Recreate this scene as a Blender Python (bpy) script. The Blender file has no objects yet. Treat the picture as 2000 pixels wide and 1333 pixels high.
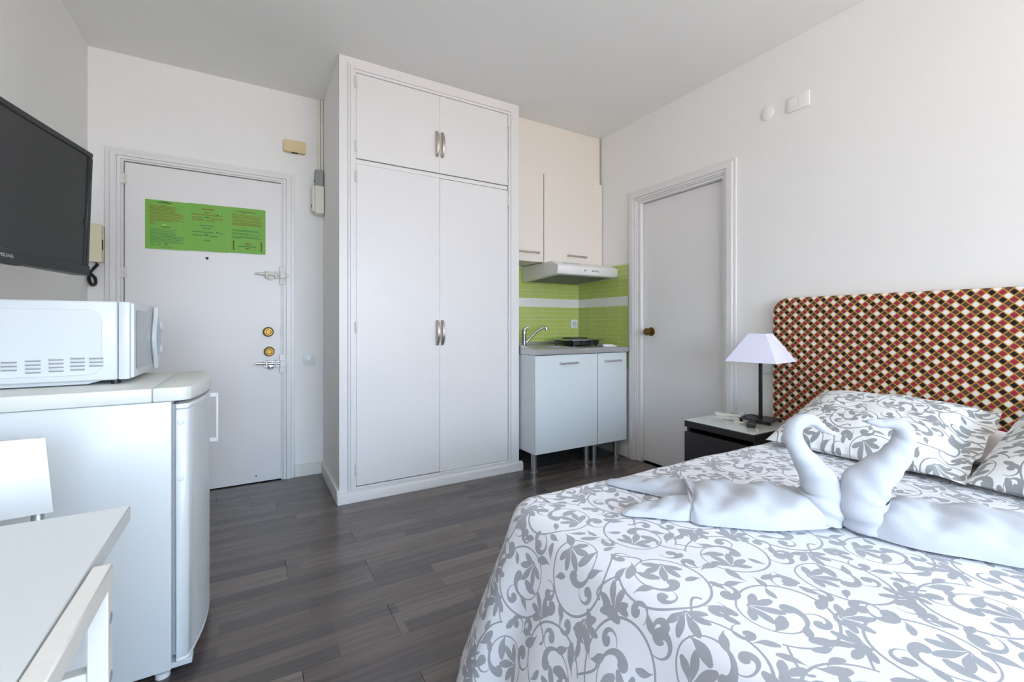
import bpy, bmesh, math, random
import numpy as np
from mathutils import Vector, Matrix
from mathutils.geometry import delaunay_2d_cdt

SC = bpy.context.scene
COL = SC.collection
PI = math.pi

# ------------------------------------------------------------------ camera, light, exposure
cam_d = bpy.data.cameras.new('camera')
cam_d.sensor_width = 36.0
cam_d.lens = 872.57 / 2000 * 36
cam_d.shift_y = -31.5 / 2000
cam_d.clip_start = 0.02
cam = bpy.data.objects.new('camera', cam_d)
COL.objects.link(cam)
cam.location = (0, 0, 1.06)
cam.rotation_euler = (PI / 2, 0, -0.5317)
SC.camera = cam

world = bpy.data.worlds.new('sky')
SC.world = world
world.use_nodes = True
bg = world.node_tree.nodes['Background']
bg.inputs[0].default_value = (0.72, 0.84, 1.0, 1)
bg.inputs[1].default_value = 1.0


def area(name, loc, rx, sx, sy, color, watts, spread=180):
    d = bpy.data.lights.new(name, 'AREA')
    d.shape = 'RECTANGLE'
    d.size = sx
    d.size_y = sy
    d.color = color
    d.energy = watts
    d.spread = math.radians(spread)
    o = bpy.data.objects.new(name, d)
    COL.objects.link(o)
    o.location = loc
    o.rotation_euler = (rx, 0, 0)
    return o


# daylight as from an unseen big window added behind the camera: cool light from the sky comes in downwards,
# warm light off the sunlit ground and houses outside comes in upwards
area('window_sky_light', (.75, -2.90, 1.42), math.radians(90 - 46), 2.8, 2.0, (0.335, 0.655, 1.0), 124, 112)
area('window_bounce_light', (.75, -2.92, 1.42), math.radians(90 + 52), 2.8, 2.0, (1.0, 0.875, 0.8), 164, 180)

vs = SC.view_settings
vs.view_transform = 'Standard'
vs.look = 'None'
vs.gamma = 1.0
vs.exposure = 0.03
vs.use_curve_mapping = False
SC.cycles.max_bounces = 10
SC.cycles.diffuse_bounces = 7
SC.cycles.glossy_bounces = 4
SC.cycles.sample_clamp_indirect = 6.0


# ------------------------------------------------------------------ materials
def lin(c):
    return tuple((x / 255 / 12.92 if x / 255 <= .04045 else ((x / 255 + .055) / 1.055) ** 2.4) for x in c) + (1.0,)


MATS = {}


def mat(name, rgb, rough=.5, metal=0.0, spec=.5, vary=.04, scale=6.0, bump=0.0, bscale=60.0, sheen=0.0, stretch=None,
        coat=0.0, trans=0.0):
    """procedural paint / plastic / metal: noise-varied colour with optional fine relief"""
    if name in MATS:
        return MATS[name]
    m = bpy.data.materials.new(name)
    m.use_nodes = True
    nt = m.node_tree
    b = nt.nodes['Principled BSDF']
    tc = nt.nodes.new('ShaderNodeTexCoord')
    src = tc.outputs['Object']
    if stretch:
        mp = nt.nodes.new('ShaderNodeMapping')
        mp.inputs['Scale'].default_value = stretch
        nt.links.new(src, mp.inputs[0])
        src = mp.outputs[0]
    nz = nt.nodes.new('ShaderNodeTexNoise')
    nz.inputs['Scale'].default_value = scale
    nz.inputs['Detail'].default_value = 4
    nt.links.new(src, nz.inputs['Vector'])
    rp = nt.nodes.new('ShaderNodeValToRGB')
    c = lin(rgb)
    rp.color_ramp.elements[0].position = .3
    rp.color_ramp.elements[1].position = .7
    rp.color_ramp.elements[0].color = tuple(x * (1 - vary) for x in c[:3]) + (1,)
    rp.color_ramp.elements[1].color = tuple(min(1, x * (1 + vary)) for x in c[:3]) + (1,)
    nt.links.new(nz.outputs['Fac'], rp.inputs[0])
    nt.links.new(rp.outputs[0], b.inputs['Base Color'])
    b.inputs['Roughness'].default_value = rough
    b.inputs['Metallic'].default_value = metal
    b.inputs['Specular IOR Level'].default_value = spec
    if sheen:
        b.inputs['Sheen Weight'].default_value = sheen
        b.inputs['Sheen Roughness'].default_value = .5
    if coat:
        b.inputs['Coat Weight'].default_value = coat
        b.inputs['Coat Roughness'].default_value = .08
    if trans:
        b.inputs['Transmission Weight'].default_value = trans
    if bump:
        n2 = nt.nodes.new('ShaderNodeTexNoise')
        n2.inputs['Scale'].default_value = bscale
        n2.inputs['Detail'].default_value = 5
        nt.links.new(src, n2.inputs['Vector'])
        bp = nt.nodes.new('ShaderNodeBump')
        bp.inputs['Strength'].default_value = bump
        bp.inputs['Distance'].default_value = .004
        nt.links.new(n2.outputs['Fac'], bp.inputs['Height'])
        nt.links.new(bp.outputs[0], b.inputs['Normal'])
    MATS[name] = m
    return m


WALL = mat('white_wall_plaster', (234, 233, 231), .85, spec=.2, vary=.012, scale=1.6, bump=.12, bscale=45)
CEIL = mat('ceiling_plaster', (236, 236, 233), .9, spec=.15, vary=.012, scale=1.4, bump=.1, bscale=40)
GLOSS = mat('white_gloss_paint', (224, 222, 221), .36, vary=.012, scale=3, bump=.05, bscale=18)
CREAM = mat('cream_cabinet_laminate', (226, 219, 209), .4, vary=.01, scale=3)
LAMW = mat('pale_cabinet_laminate', (214, 221, 223), .38, vary=.01, scale=3)
APPL = mat('white_enamel', (213, 218, 220), .3, vary=.01, scale=4)
APPTOP = mat('yellowed_worktop_plastic', (222, 225, 219), .36, vary=.015, scale=9)
PLAST = mat('white_plastic', (226, 228, 229), .36, vary=.01, scale=8)
PLGREY = mat('light_grey_plastic', (196, 202, 206), .45, vary=.02, scale=8)
CREAMP = mat('aged_cream_plastic', (226, 217, 190), .42, vary=.03, scale=7)
IVORY = mat('ivory_plastic', (228, 224, 213), .42, vary=.02, scale=7)
YELP = mat('yellowed_ivory_plastic', (214, 197, 150), .45, vary=.06, scale=10, stretch=(1, 1, 9))
GREYP = mat('grey_plastic_box', (150, 155, 152), .55, vary=.03)
BLACKP = mat('black_plastic', (30, 31, 33), .38, vary=.05)
CHARP = mat('charcoal_plastic', (52, 54, 56), .5, vary=.05)
DARK = mat('dark_void', (22, 22, 24), .9, spec=.1, vary=.05)
BRASS = mat('polished_brass', (132, 104, 54), .36, 1.0, vary=.08, scale=30)
CHROME = mat('chrome', (205, 208, 210), .14, 1.0, vary=.02)
STEEL = mat('brushed_steel', (206, 205, 207), .42, 1.0, vary=.06, scale=14, stretch=(1, 26, 26))
NICKEL = mat('satin_nickel', (196, 188, 178), .42, 1.0, vary=.05, scale=20)
ALU = mat('satin_aluminium', (190, 194, 198), .35, 1.0, vary=.04, scale=20, stretch=(1, 1, 12))
PAINTM = mat('painted_metal', (214, 212, 206), .45, vary=.05, scale=25)
BLKWOOD = mat('black_brown_veneer', (38, 35, 37), .5, vary=.25, scale=14, stretch=(6, 1, 22), bump=.15, bscale=40)
GLASS = mat('frosted_white_glass', (206, 214, 211), .08, vary=.01, coat=.3)
WOODW = mat('white_lacquered_wood', (229, 228, 222), .36, vary=.02, scale=7, stretch=(1, 8, 1))
TABLEW = mat('white_table_laminate', (222, 226, 227), .3, vary=.01)
TOWEL = mat('white_terry_towel', (198, 202, 210), .95, spec=.1, vary=.03, scale=30, bump=.55, bscale=900, sheen=.1)
LINEN = mat('white_cotton', (240, 240, 242), .9, spec=.15, vary=.02, scale=10, bump=.25, bscale=35, sheen=.2)
BLACKM = mat('matt_black_steel', (26, 27, 30), .45, vary=.08)
SKIRT = mat('baseboard_paint', (222, 220, 214), .42, vary=.015)
GROUT = mat('pale_grout', (214, 220, 190), .85, vary=.05, scale=40)
GREENT = mat('lime_green_tile', (176, 192, 100), .16, vary=.06, scale=9, coat=.3)
WHITET = mat('white_band_tile', (226, 227, 222), .16, vary=.02, scale=9, coat=.3)
HOODW = mat('white_hood_enamel', (226, 224, 220), .35, vary=.01)
FILTER = mat('grey_filter_mesh', (120, 122, 120), .6, .5, vary=.25, scale=240)
PAPER = mat('lime_green_paper', (116, 172, 66), .6, vary=.02, scale=20)
INKB = mat('brown_print', (128, 112, 40), .7, vary=.05)
INKG = mat('green_print', (70, 130, 66), .7, vary=.05)
INKD = mat('dark_green_print', (24, 70, 44), .7, vary=.05)
INKR = mat('dark_brown_print', (98, 66, 18), .7, vary=.05)
INKW = mat('pale_print', (170, 216, 110), .6, vary=.05)
SHADE = mat('white_lampshade_fabric', (224, 224, 242), .8, spec=.2, vary=.01, scale=40, bump=.1, bscale=300)
REDP = mat('red_button', (196, 60, 66), .5)
GRNP = mat('green_button', (70, 176, 150), .5)
YELB = mat('yellow_button', (226, 214, 120), .5)
BLUP = mat('blue_button', (60, 140, 190), .5)
GREYM = mat('grey_marking', (150, 152, 156), .6, vary=.05)
SCREEN = mat('black_glass_screen', (40, 42, 43), .24, vary=.03, spec=.55, scale=3)
BEZEL = mat('gloss_black_bezel', (34, 37, 39), .3, vary=.04)
LOGO = mat('silver_lettering', (226, 230, 232), .4, .3, vary=.01)
MWGLASS = mat('smoked_oven_glass', (96, 104, 108), .12, vary=.03, coat=.5)
MWBLUE = mat('translucent_blue_grey_plastic', (150, 166, 192), .2, vary=.03)
CLOTHW = mat('bedspread_white', (226, 227, 232), .88, spec=.15, vary=.012, scale=5, bump=.12, bscale=22, sheen=.15)
CLOTHG = mat('bedspread_grey_print', (158, 160, 165), .88, spec=.15, vary=.03, scale=9, bump=.12, bscale=22, sheen=.15)
PCLOTHW = mat('pillowcase_white', (230, 232, 231), .88, spec=.15, vary=.012, scale=5, bump=.2, bscale=18, sheen=.15)
PCLOTHG = mat('pillowcase_grey_print', (148, 151, 153), .88, spec=.15, vary=.03, scale=9, bump=.2, bscale=18, sheen=.15)


def floor_mat():
    m = bpy.data.materials.new('dark_walnut_laminate')
    m.use_nodes = True
    nt = m.node_tree
    N, L = nt.nodes, nt.links
    b = N['Principled BSDF']
    tc = N.new('ShaderNodeTexCoord')
    oi = N.new('ShaderNodeObjectInfo')
    mul = N.new('ShaderNodeMath'); mul.operation = 'MULTIPLY'; mul.inputs[1].default_value = 37.7
    L.new(oi.outputs['Random'], mul.inputs[0])
    cmb = N.new('ShaderNodeCombineXYZ')
    L.new(mul.outputs[0], cmb.inputs[0])
    add = N.new('ShaderNodeVectorMath'); add.operation = 'ADD'
    L.new(tc.outputs['Object'], add.inputs[0])
    L.new(cmb.outputs[0], add.inputs[1])
    # three strips across the plank, each cut to staggered lengths
    br = N.new('ShaderNodeTexBrick')
    br.offset = .37
    br.offset_frequency = 2
    br.squash = 1.0
    br.inputs['Scale'].default_value = 1.0
    br.inputs['Brick Width'].default_value = .78
    br.inputs['Row Height'].default_value = .0627
    br.inputs['Mortar Size'].default_value = .0006
    br.inputs['Mortar Smooth'].default_value = .3
    br.inputs['Color1'].default_value = (0.02, 0.02, 0.02, 1)
    br.inputs['Color2'].default_value = (1, 1, 1, 1)
    br.inputs['Mortar'].default_value = (0, 0, 0, 1)
    L.new(add.outputs[0], br.inputs['Vector'])
    ramp = N.new('ShaderNodeValToRGB')
    e = ramp.color_ramp.elements
    e[0].position = 0; e[0].color = lin((80, 74, 73))
    e[1].position = 1; e[1].color = lin((114, 103, 96))
    for p, c in ((.3, (88, 79, 76)), (.6, (103, 92, 86)), (.8, (96, 88, 85))):
        k = e.new(p); k.color = lin(c)
    L.new(br.outputs['Color'], ramp.inputs[0])
    mp = N.new('ShaderNodeMapping'); mp.inputs['Scale'].default_value = (2.2, 38, 1)
    L.new(add.outputs[0], mp.inputs[0])
    nz = N.new('ShaderNodeTexNoise'); nz.inputs['Scale'].default_value = 1.6; nz.inputs['Detail'].default_value = 6
    L.new(mp.outputs[0], nz.inputs['Vector'])
    r2 = N.new('ShaderNodeValToRGB')
    r2.color_ramp.elements[0].position = .3; r2.color_ramp.elements[0].color = (.72, .72, .74, 1)
    r2.color_ramp.elements[1].position = .72; r2.color_ramp.elements[1].color = (1.18, 1.16, 1.13, 1)
    L.new(nz.outputs['Fac'], r2.inputs[0])
    mx = N.new('ShaderNodeMix'); mx.data_type = 'RGBA'; mx.blend_type = 'MULTIPLY'; mx.inputs[0].default_value = 1
    L.new(ramp.outputs[0], mx.inputs[6]); L.new(r2.outputs[0], mx.inputs[7])
    L.new(mx.outputs[2], b.inputs['Base Color'])
    b.inputs['Roughness'].default_value = .27
    b.inputs['Specular IOR Level'].default_value = .65
    bp = N.new('ShaderNodeBump'); bp.inputs['Strength'].default_value = .12; bp.inputs['Distance'].default_value = .002
    L.new(nz.outputs['Fac'], bp.inputs['Height']); L.new(bp.outputs[0], b.inputs['Normal'])
    return m


def headboard_mat():
    m = bpy.data.materials.new('diamond_print_fabric')
    m.use_nodes = True
    nt = m.node_tree
    N, L = nt.nodes, nt.links
    b = N['Principled BSDF']
    tc = N.new('ShaderNodeTexCoord')
    sp = N.new('ShaderNodeSeparateXYZ')
    L.new(tc.outputs['Object'], sp.inputs[0])

    def M(op, a, c=None, d=None):
        n = N.new('ShaderNodeMath'); n.operation = op
        for i, v in enumerate((a, c, d)):
            if v is None:
                continue
            if isinstance(v, (int, float)):
                n.inputs[i].default_value = v
            else:
                L.new(v, n.inputs[i])
        return n.outputs[0]
    y, z = sp.outputs[1], sp.outputs[2]
    p = .0303
    a = M('DIVIDE', M('ADD', y, z), p)
    c = M('DIVIDE', M('SUBTRACT', z, y), p)
    pa = M('FLOORED_MODULO', M('FLOOR', a), 2.0)
    pc = M('FLOORED_MODULO', M('FLOOR', c), 2.0)
    fa = M('ABSOLUTE', M('SUBTRACT', M('FRACT', a), .5))
    fc = M('ABSOLUTE', M('SUBTRACT', M('FRACT', c), .5))
    edge = M('MAXIMUM', fa, fc)

    def mix(f, x, w):
        n = N.new('ShaderNodeMix'); n.data_type = 'RGBA'
        L.new(f, n.inputs[0])
        for s, v in ((6, x), (7, w)):
            if isinstance(v, tuple):
                n.inputs[s].default_value = v
            else:
                L.new(v, n.inputs[s])
        return n.outputs[2]
    c0 = mix(pa, lin((226, 228, 226)), lin((150, 48, 66)))
    c1 = mix(pa, lin((32, 32, 34)), lin((86, 66, 58)))
    cell = mix(pc, c0, c1)
    ln = N.new('ShaderNodeMapRange')
    ln.interpolation_type = 'SMOOTHSTEP'
    ln.inputs[1].default_value = .345; ln.inputs[2].default_value = .50
    L.new(edge, ln.inputs[0])
    col = mix(ln.outputs[0], cell, lin((206, 152, 70)))
    L.new(col, b.inputs['Base Color'])
    b.inputs['Roughness'].default_value = .85
    b.inputs['Specular IOR Level'].default_value = .2
    nz = N.new('ShaderNodeTexNoise'); nz.inputs['Scale'].default_value = 500
    L.new(tc.outputs['Object'], nz.inputs['Vector'])
    bp = N.new('ShaderNodeBump'); bp.inputs['Strength'].default_value = .25; bp.inputs['Distance'].default_value = .001
    L.new(nz.outputs['Fac'], bp.inputs['Height']); L.new(bp.outputs[0], b.inputs['Normal'])
    return m


FLOORM = floor_mat()
HEADM = headboard_mat()


# ------------------------------------------------------------------ mesh helpers
class MB:
    def __init__(self):
        self.v = []; self.f = []; self.m = []

    def add(self, vs, fs, mi=0):
        b = len(self.v)
        self.v += [tuple(p) for p in vs]
        self.f += [tuple(b + i for i in f) for f in fs]
        self.m += [mi] * len(fs)
        return self

    def bm(self, bm, mi=0, mtx=None):
        bm.verts.index_update()
        vs = [(mtx @ v.co) if mtx is not None else v.co.copy() for v in bm.verts]
        self.add(vs, [[v.index for v in f.verts] for f in bm.faces], mi)
        bm.free()
        return self

    def box(self, x0, x1, y0, y1, z0, z1, b=.002, mi=0, seg=1, mtx=None):
        bm = bmesh.new()
        bmesh.ops.create_cube(bm, size=1)
        for v in bm.verts:
            v.co = Vector(((x0 + x1) / 2 + v.co.x * (x1 - x0), (y0 + y1) / 2 + v.co.y * (y1 - y0), (z0 + z1) / 2 + v.co.z * (z1 - z0)))
        if b > 0:
            b = min(b, .45 * min(abs(x1 - x0), abs(y1 - y0), abs(z1 - z0)))
            bmesh.ops.bevel(bm, geom=list(bm.edges), offset=b, segments=seg, profile=.5, affect='EDGES')
        return self.bm(bm, mi, mtx)

    def prism(self, poly, axis, a0, a1, mi=0, b=0.0, seg=1):
        """poly = 2-D outline in the two other axes (order x,y,z without axis), extruded a0..a1 along axis"""
        def P(p, a):
            q = list(p); q.insert(axis, a); return q
        bm = bmesh.new()
        A = [bm.verts.new(P(p, a0)) for p in poly]
        B = [bm.verts.new(P(p, a1)) for p in poly]
        n = len(poly)
        bm.faces.new(A[::-1]); bm.faces.new(B)
        for i in range(n):
            bm.faces.new((A[i], A[(i + 1) % n], B[(i + 1) % n], B[i]))
        bmesh.ops.recalc_face_normals(bm, faces=bm.faces)
        if b > 0:
            bmesh.ops.bevel(bm, geom=list(bm.edges), offset=b, segments=seg, profile=.5, affect='EDGES')
        return self.bm(bm, mi)

    def tube(self, pts, rad, n=14, mi=0, cap=True, flat=None, fn=None):
        pts = [Vector(p) for p in pts]
        if not hasattr(rad, '__len__'):
            rad = [rad] * len(pts)
        T = []
        for i in range(len(pts)):
            t = pts[min(i + 1, len(pts) - 1)] - pts[max(i - 1, 0)]
            T.append(t.normalized())
        up = Vector((0, 0, 1)) if abs(T[0].z) < .9 else Vector((1, 0, 0))
        N = (up - T[0] * up.dot(T[0])).normalized()
        vs = []; fs = []
        for i, p in enumerate(pts):
            if i:
                N = (N - T[i] * N.dot(T[i])).normalized()
            B = T[i].cross(N)
            for k in range(n):
                a = 2 * PI * k / n
                r = rad[i]
                s = fn(i, a) if fn else 1.0
                vs.append(p + (N * math.cos(a) + B * math.sin(a)) * r * s)
        for i in range(len(pts) - 1):
            for k in range(n):
                a, b = i * n + k, i * n + (k + 1) % n
                fs.append((a, b, b + n, a + n))
        if cap:
            fs.append(tuple(range(n))[::-1])
            fs.append(tuple((len(pts) - 1) * n + k for k in range(n)))
        return self.add(vs, fs, mi)

    def cyl(self, p0, p1, r0, r1=None, n=20, mi=0):
        return self.tube([p0, p1], [r0, r0 if r1 is None else r1], n, mi)

    def lathe(self, prof, c, d=(0, 0, 1), n=24, mi=0):
        d = Vector(d).normalized()
        u = Vector((0, 0, 1)) if abs(d.z) < .9 else Vector((1, 0, 0))
        u = (u - d * u.dot(d)).normalized()
        w = d.cross(u)
        c = Vector(c)
        vs = []; fs = []
        for r, h in prof:
            for k in range(n):
                a = 2 * PI * k / n
                vs.append(c + d * h + (u * math.cos(a) + w * math.sin(a)) * max(r, 1e-5))
        for i in range(len(prof) - 1):
            for k in range(n):
                a, b = i * n + k, i * n + (k + 1) % n
                fs.append((a, b, b + n, a + n))
        fs.append(tuple(range(n))[::-1]); fs.append(tuple((len(prof) - 1) * n + k for k in range(n)))
        return self.add(vs, fs, mi)


WM = {}


def tag(o, label=None, cat=None, group=None, kind=None):
    if label: o['label'] = label
    if cat: o['category'] = cat
    if group: o['group'] = group
    if kind: o['kind'] = kind
    return o


def thing(name, label, cat, loc=(0, 0, 0), rz=0.0, group=None):
    o = bpy.data.objects.new(name, None)
    o.empty_display_size = .05
    COL.objects.link(o)
    o.location = loc
    o.rotation_euler = (0, 0, rz)
    WM[o.name] = Matrix.Translation(loc) @ Matrix.Rotation(rz, 4, 'Z')
    return tag(o, label, cat, group)


def obj(name, mb, mats, parent=None, label=None, local=False, smooth=38, origin=None):
    """one mesh object. Geometry is given in room coordinates unless local=True (then in the parent's)."""
    me = bpy.data.meshes.new(name)
    if not isinstance(mats, (list, tuple)):
        mats = [mats]
    if parent is not None:
        W = WM[parent.name]
    else:
        if origin is None:
            a = np.array(mb.v)
            lo, hi = a.min(0), a.max(0)
            origin = ((lo[0] + hi[0]) / 2, (lo[1] + hi[1]) / 2, lo[2])
        W = Matrix.Translation(origin)
    vs = mb.v
    if not local:
        I = W.inverted()
        vs = [tuple(I @ Vector(p)) for p in vs]
    me.from_pydata(vs, [], mb.f)
    for m in mats:
        me.materials.append(m)
    if len(mats) > 1:
        me.polygons.foreach_set('material_index', mb.m)
    me.update()
    if smooth:
        me.shade_smooth()
        me.set_sharp_from_angle(angle=math.radians(smooth))
    o = bpy.data.objects.new(name, me)
    COL.objects.link(o)
    if parent is not None:
        o.parent = parent
    else:
        o.matrix_world = W
    WM[o.name] = W
    if label:
        o['label'] = label
    return o


def copy_tree(o, parent=None):
    c = o.copy()
    COL.objects.link(c)
    c.parent = parent
    for ch in o.children:
        copy_tree(ch, c)
    return c


def B(*a, **k):
    return MB().box(*a, **k)


# ------------------------------------------------------------------ the room
XL, XR, YE, YK, YF, HC = -.80, 2.622, 3.448, 3.245, -3.0, 2.665


def struct(name, mb, m, label, cat, **k):
    return tag(obj(name, mb, m, **k), label, cat, kind='structure')


struct('wall_left', B(XL - .12, XL, YF - .12, YE + .25, -.06, HC, b=0), WALL, 'white plaster wall behind the television and refrigerator', 'wall')
DX0, DX1, DZ = -.640, .199, 2.032            # entrance door opening
struct('wall_back', MB().box(XL, DX0, YE, YE + .12, -.06, HC, b=0).box(DX1, 1.70, YE, YE + .12, -.06, HC, b=0)
       .box(DX0, DX1, YE, YE + .12, DZ, HC, b=0).box(DX0 - .02, DX1 + .02, YE + .121, YE + .14, -.06, DZ + .02, b=0),
       WALL, 'white plaster wall around the entrance door', 'wall')
wall_k = struct('wall_kitchen', B(1.70, XR, YK, YE + .12, -.06, HC, b=0), WALL, 'white wall at the back of the kitchenette alcove', 'wall', origin=(1.70, YK, 0))
RY0, RY1, RZ = 1.773, 2.500, 2.018           # second door opening
wall_r = struct('wall_right', MB().box(XR, XR + .12, YF - .12, RY0, -.06, HC, b=0).box(XR, XR + .12, RY1, YE + .25, -.06, HC, b=0)
                .box(XR, XR + .12, RY0, RY1, RZ, HC, b=0).box(XR + .121, XR + .14, RY0 - .02, RY1 + .02, -.06, RZ + .02, b=0),
                WALL, 'white plaster wall behind the patterned headboard', 'wall', origin=(XR, 0, 0))
WX0, WX1, WZ0, WZ1 = -.68, 2.18, .38, 2.45
struct('wall_front', MB().box(XL, WX0, YF - .12, YF, -.06, HC, b=0).box(WX1, XR, YF - .12, YF, -.06, HC, b=0)
       .box(WX0, WX1, YF - .12, YF, WZ1, HC, b=0).box(WX0, WX1, YF - .12, YF, -.06, WZ0, b=0), WALL, 'white wall with the added large window facing the bed', 'wall')
struct('ceiling', B(XL - .12, XR + .12, YF - .12, YE + .25, HC, HC + .1, b=0), CEIL, 'flat off-white plaster ceiling', 'ceiling')
floor = struct('floor', B(XL - .1, XR + .1, YF - .1, YE + .1, -.10, -.014, b=0), DARK, 'dark walnut laminate floor of long planks', 'floor', origin=(0, 0, 0))

# unseen window behind the camera, added to account for the daylight
w = thing('window_1', 'unseen large white framed window added in the wall facing the wardrobe', 'window', (.75, YF - .06, WZ0))
w['kind'] = 'structure'
obj('window_frame', MB().box(WX0, WX1, YF - .10, YF - .04, WZ0, WZ0 + .06).box(WX0, WX1, YF - .10, YF - .04, WZ1 - .06, WZ1)
    .box(WX0, WX0 + .06, YF - .10, YF - .04, WZ0 + .06, WZ1 - .06).box(WX1 - .06, WX1, YF - .10, YF - .04, WZ0 + .06, WZ1 - .06)
    .box(.71, .79, YF - .10, YF - .04, WZ0 + .06, WZ1 - .06), GLOSS, w)
PANE = mat('window_glass', (245, 250, 252), .02, trans=1.0, vary=.0)
for a, b_ in ((WX0 + .06, .71), (.79, WX1 - .06)):
    obj('pane', B(a, b_, YF - .074, YF - .066, WZ0 + .06, WZ1 - .06, b=0), PANE, w)

# floor planks: each board is its own piece, rows run along the room's width
PW = .188
plank_src = {}
r0 = 1.32 - PW * 22
rnd = random.Random(5)
row = 0
y = r0
while y < YE:
    y0, y1 = max(y, YF), min(y + PW, YE)
    if y1 > y0 + .01:
        x = .45 - (0 if row % 2 else .62) - 2.4
        off = [0, 0, .31, -.27][row % 4] if row % 2 == 0 else 0
        x += off
        while x < XR:
            x0, x1 = max(x, XL), min(x + 1.2, XR)
            if x1 > x0 + .02:
                key = (round(x1 - x0, 3), round(y1 - y0, 3))
                g = .0005
                if key not in plank_src:
                    mb = MB().box(g, key[0] - g, g, key[1] - g, -.013, 0, b=.0006)
                    o = obj('plank', mb, FLOORM, floor, local=True)
                    plank_src[key] = o
                else:
                    o = plank_src[key].copy()
                    COL.objects.link(o)
                    o.parent = floor
                o.location = (x0, y0, 0)
            x += 1.2
    y += PW
    row += 1


def U(o0, o1, ot, i0, i1, it, z0=0.0):
    return [(o0, z0), (o0, ot), (o1, ot), (o1, z0), (i1, z0), (i1, it), (i0, it), (i0, z0)]


# entrance door casing
t1 = MB()
for (a, b_, d) in ((0, .022, .016), (.022, .052, .026), (.052, .072, .020), (.072, .083, .013)):
    t1.prism(U(-.723 + a, .271 - a, 2.103 - a * .86, -.723 + b_, .271 - b_, 2.103 - b_ * .86), 1, YE - d, YE - .0005, b=.002)
struct('trim_1', t1, GLOSS, 'white stepped wooden casing around the entrance door', 'door casing')
# second door casing and its reveal
t2 = MB()
for (a, b_, d) in ((0, .020, .015), (.020, .058, .028), (.058, .076, .020), (.076, .086, .012)):
    t2.prism(U(1.688 + a, 2.601 - a, 2.108 - a, 1.688 + b_, 2.601 - b_, 2.108 - b_), 0, XR - d, XR - .0005, b=.002)
t2.prism(U(1.774, 2.499, 2.017, 1.789, 2.484, 2.004), 0, XR - .004, XR + .06, b=.0015)
struct('trim_2', t2, GLOSS, 'white stepped wooden casing of the interior door beside the nightstand', 'door casing')

# entrance door
d1 = thing('door_1', 'plain white entrance door with brass knobs and two sliding bolts', 'door', (-.22, YE, 0))
d1['kind'] = 'structure'
obj('slab', B(-.636, .195, YE - .006, YE + .034, .007, 2.027, b=.002), GLOSS, d1)
for z in (1.925, 1.368, .35):
    h = MB().cyl((-.640, YE - .014, z - .030), (-.640, YE - .014, z - .002), .008, n=12)
    h.cyl((-.640, YE - .014, z + .002), (-.640, YE - .014, z + .030), .008, n=12)
    h.box(-.655, -.640, YE - .021, YE - .013, z - .028, z + .028, b=.001)
    h.box(-.640, -.627, YE - .012, YE - .005, z - .028, z + .028, b=.001)
    obj('hinge', h, PAINTM, d1)
for x, z in ((.111, 1.013), (.117, .880)):
    k = obj('knob', MB().lathe([(.010, 0), (.010, .022), (.020, .026), (.0265, .036), (.0275, .043), (.024, .050), (.017, .050), (.014, .046), (0, .046)],
                               (x, YE - .008, z), (0, -1, 0), 28), BRASS, d1, 'round brass knob with dished face')
    obj('rose', MB().lathe([(.033, 0), (.033, .003), (.028, .006), (.0, .006)], (x, YE - .006, z), (0, -1, 0), 28), BRASS, k)
obj('peephole', MB().lathe([(.008, 0), (.008, .004), (.005, .005), (0, .003)], (-.231, YE - .006, 1.485), (0, -1, 0), 14), BLACKM, d1)


def bolt(z, m, m2, old):
    s = obj('sliding_bolt', MB().box(.085, .185, YE - .016, YE - .006, z - .022, z + .022, b=.002).tube([(.034, YE - .022, z + .006), (.09, YE - .022, z + .004), (.215, YE - .022, z)], [.008, .010, .0085], 12),
            m, d1, 'old painted sliding bolt' if old else 'chrome sliding bolt with latch ring')
    obj('latch_ring', MB().lathe([(.018, 0), (.018, .006), (.008, .009), (.0, .009)], (.125, YE - .016, z - .018), (0, -1, 0), 18), m, s)
    obj('clasp', MB().box(.095, .108, YE - .034, YE - .016, z - .026, z + .026, b=.003).box(.150, .163, YE - .034, YE - .016, z - .026, z + .026, b=.003), m, s)
    obj('keeper', MB().box(.178, .212, YE - .024, YE - .006, z - .062, z + .062, b=.002).box(.180, .216, YE - .040, YE - .023, z - .022, z + .022, b=.003).box(.216, .232, YE - .034, YE - .016, z - .012, z + .012, b=.002), m2, s)


bolt(1.398, PAINTM, PAINTM, True)
bolt(.795, CHROME, GLOSS, False)
obj('strike_plate', B(.186, .193, YE - .009, YE - .005, .975, 1.055, b=.001), PAINTM, d1)
obj('screw', MB().lathe([(.005, 0), (.004, .003), (0, .003)], (.04, YE - .006, .05), (0, -1, 0), 10), BLACKM, d1)

# interior door
d2 = thing('door_2', 'plain white interior door with a brass knob beside the nightstand', 'door', (XR + .05, 2.13, 0))
d2['kind'] = 'structure'
obj('slab', B(XR + .03, XR + .066, 1.792, 2.481, .008, 2.001, b=.002), GLOSS, d2)
k = obj('knob', MB().lathe([(.010, 0), (.010, .026), (.015, .030), (.026, .040), (.0285, .050), (.026, .060), (.016, .066), (0, .067)], (XR + .03, 2.405, 1.008), (-1, 0, 0), 28), BRASS, d2, 'round brass knob')
obj('rose', MB().lathe([(.034, 0), (.034, .004), (.022, .008), (0, .008)], (XR + .03, 2.405, 1.008), (-1, 0, 0), 28), BRASS, k)
obj('hinge', MB().cyl((XR + .024, 1.792, 1.1), (XR + .024, 1.792, 1.19), .007, n=10), PAINTM, d2)

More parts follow.
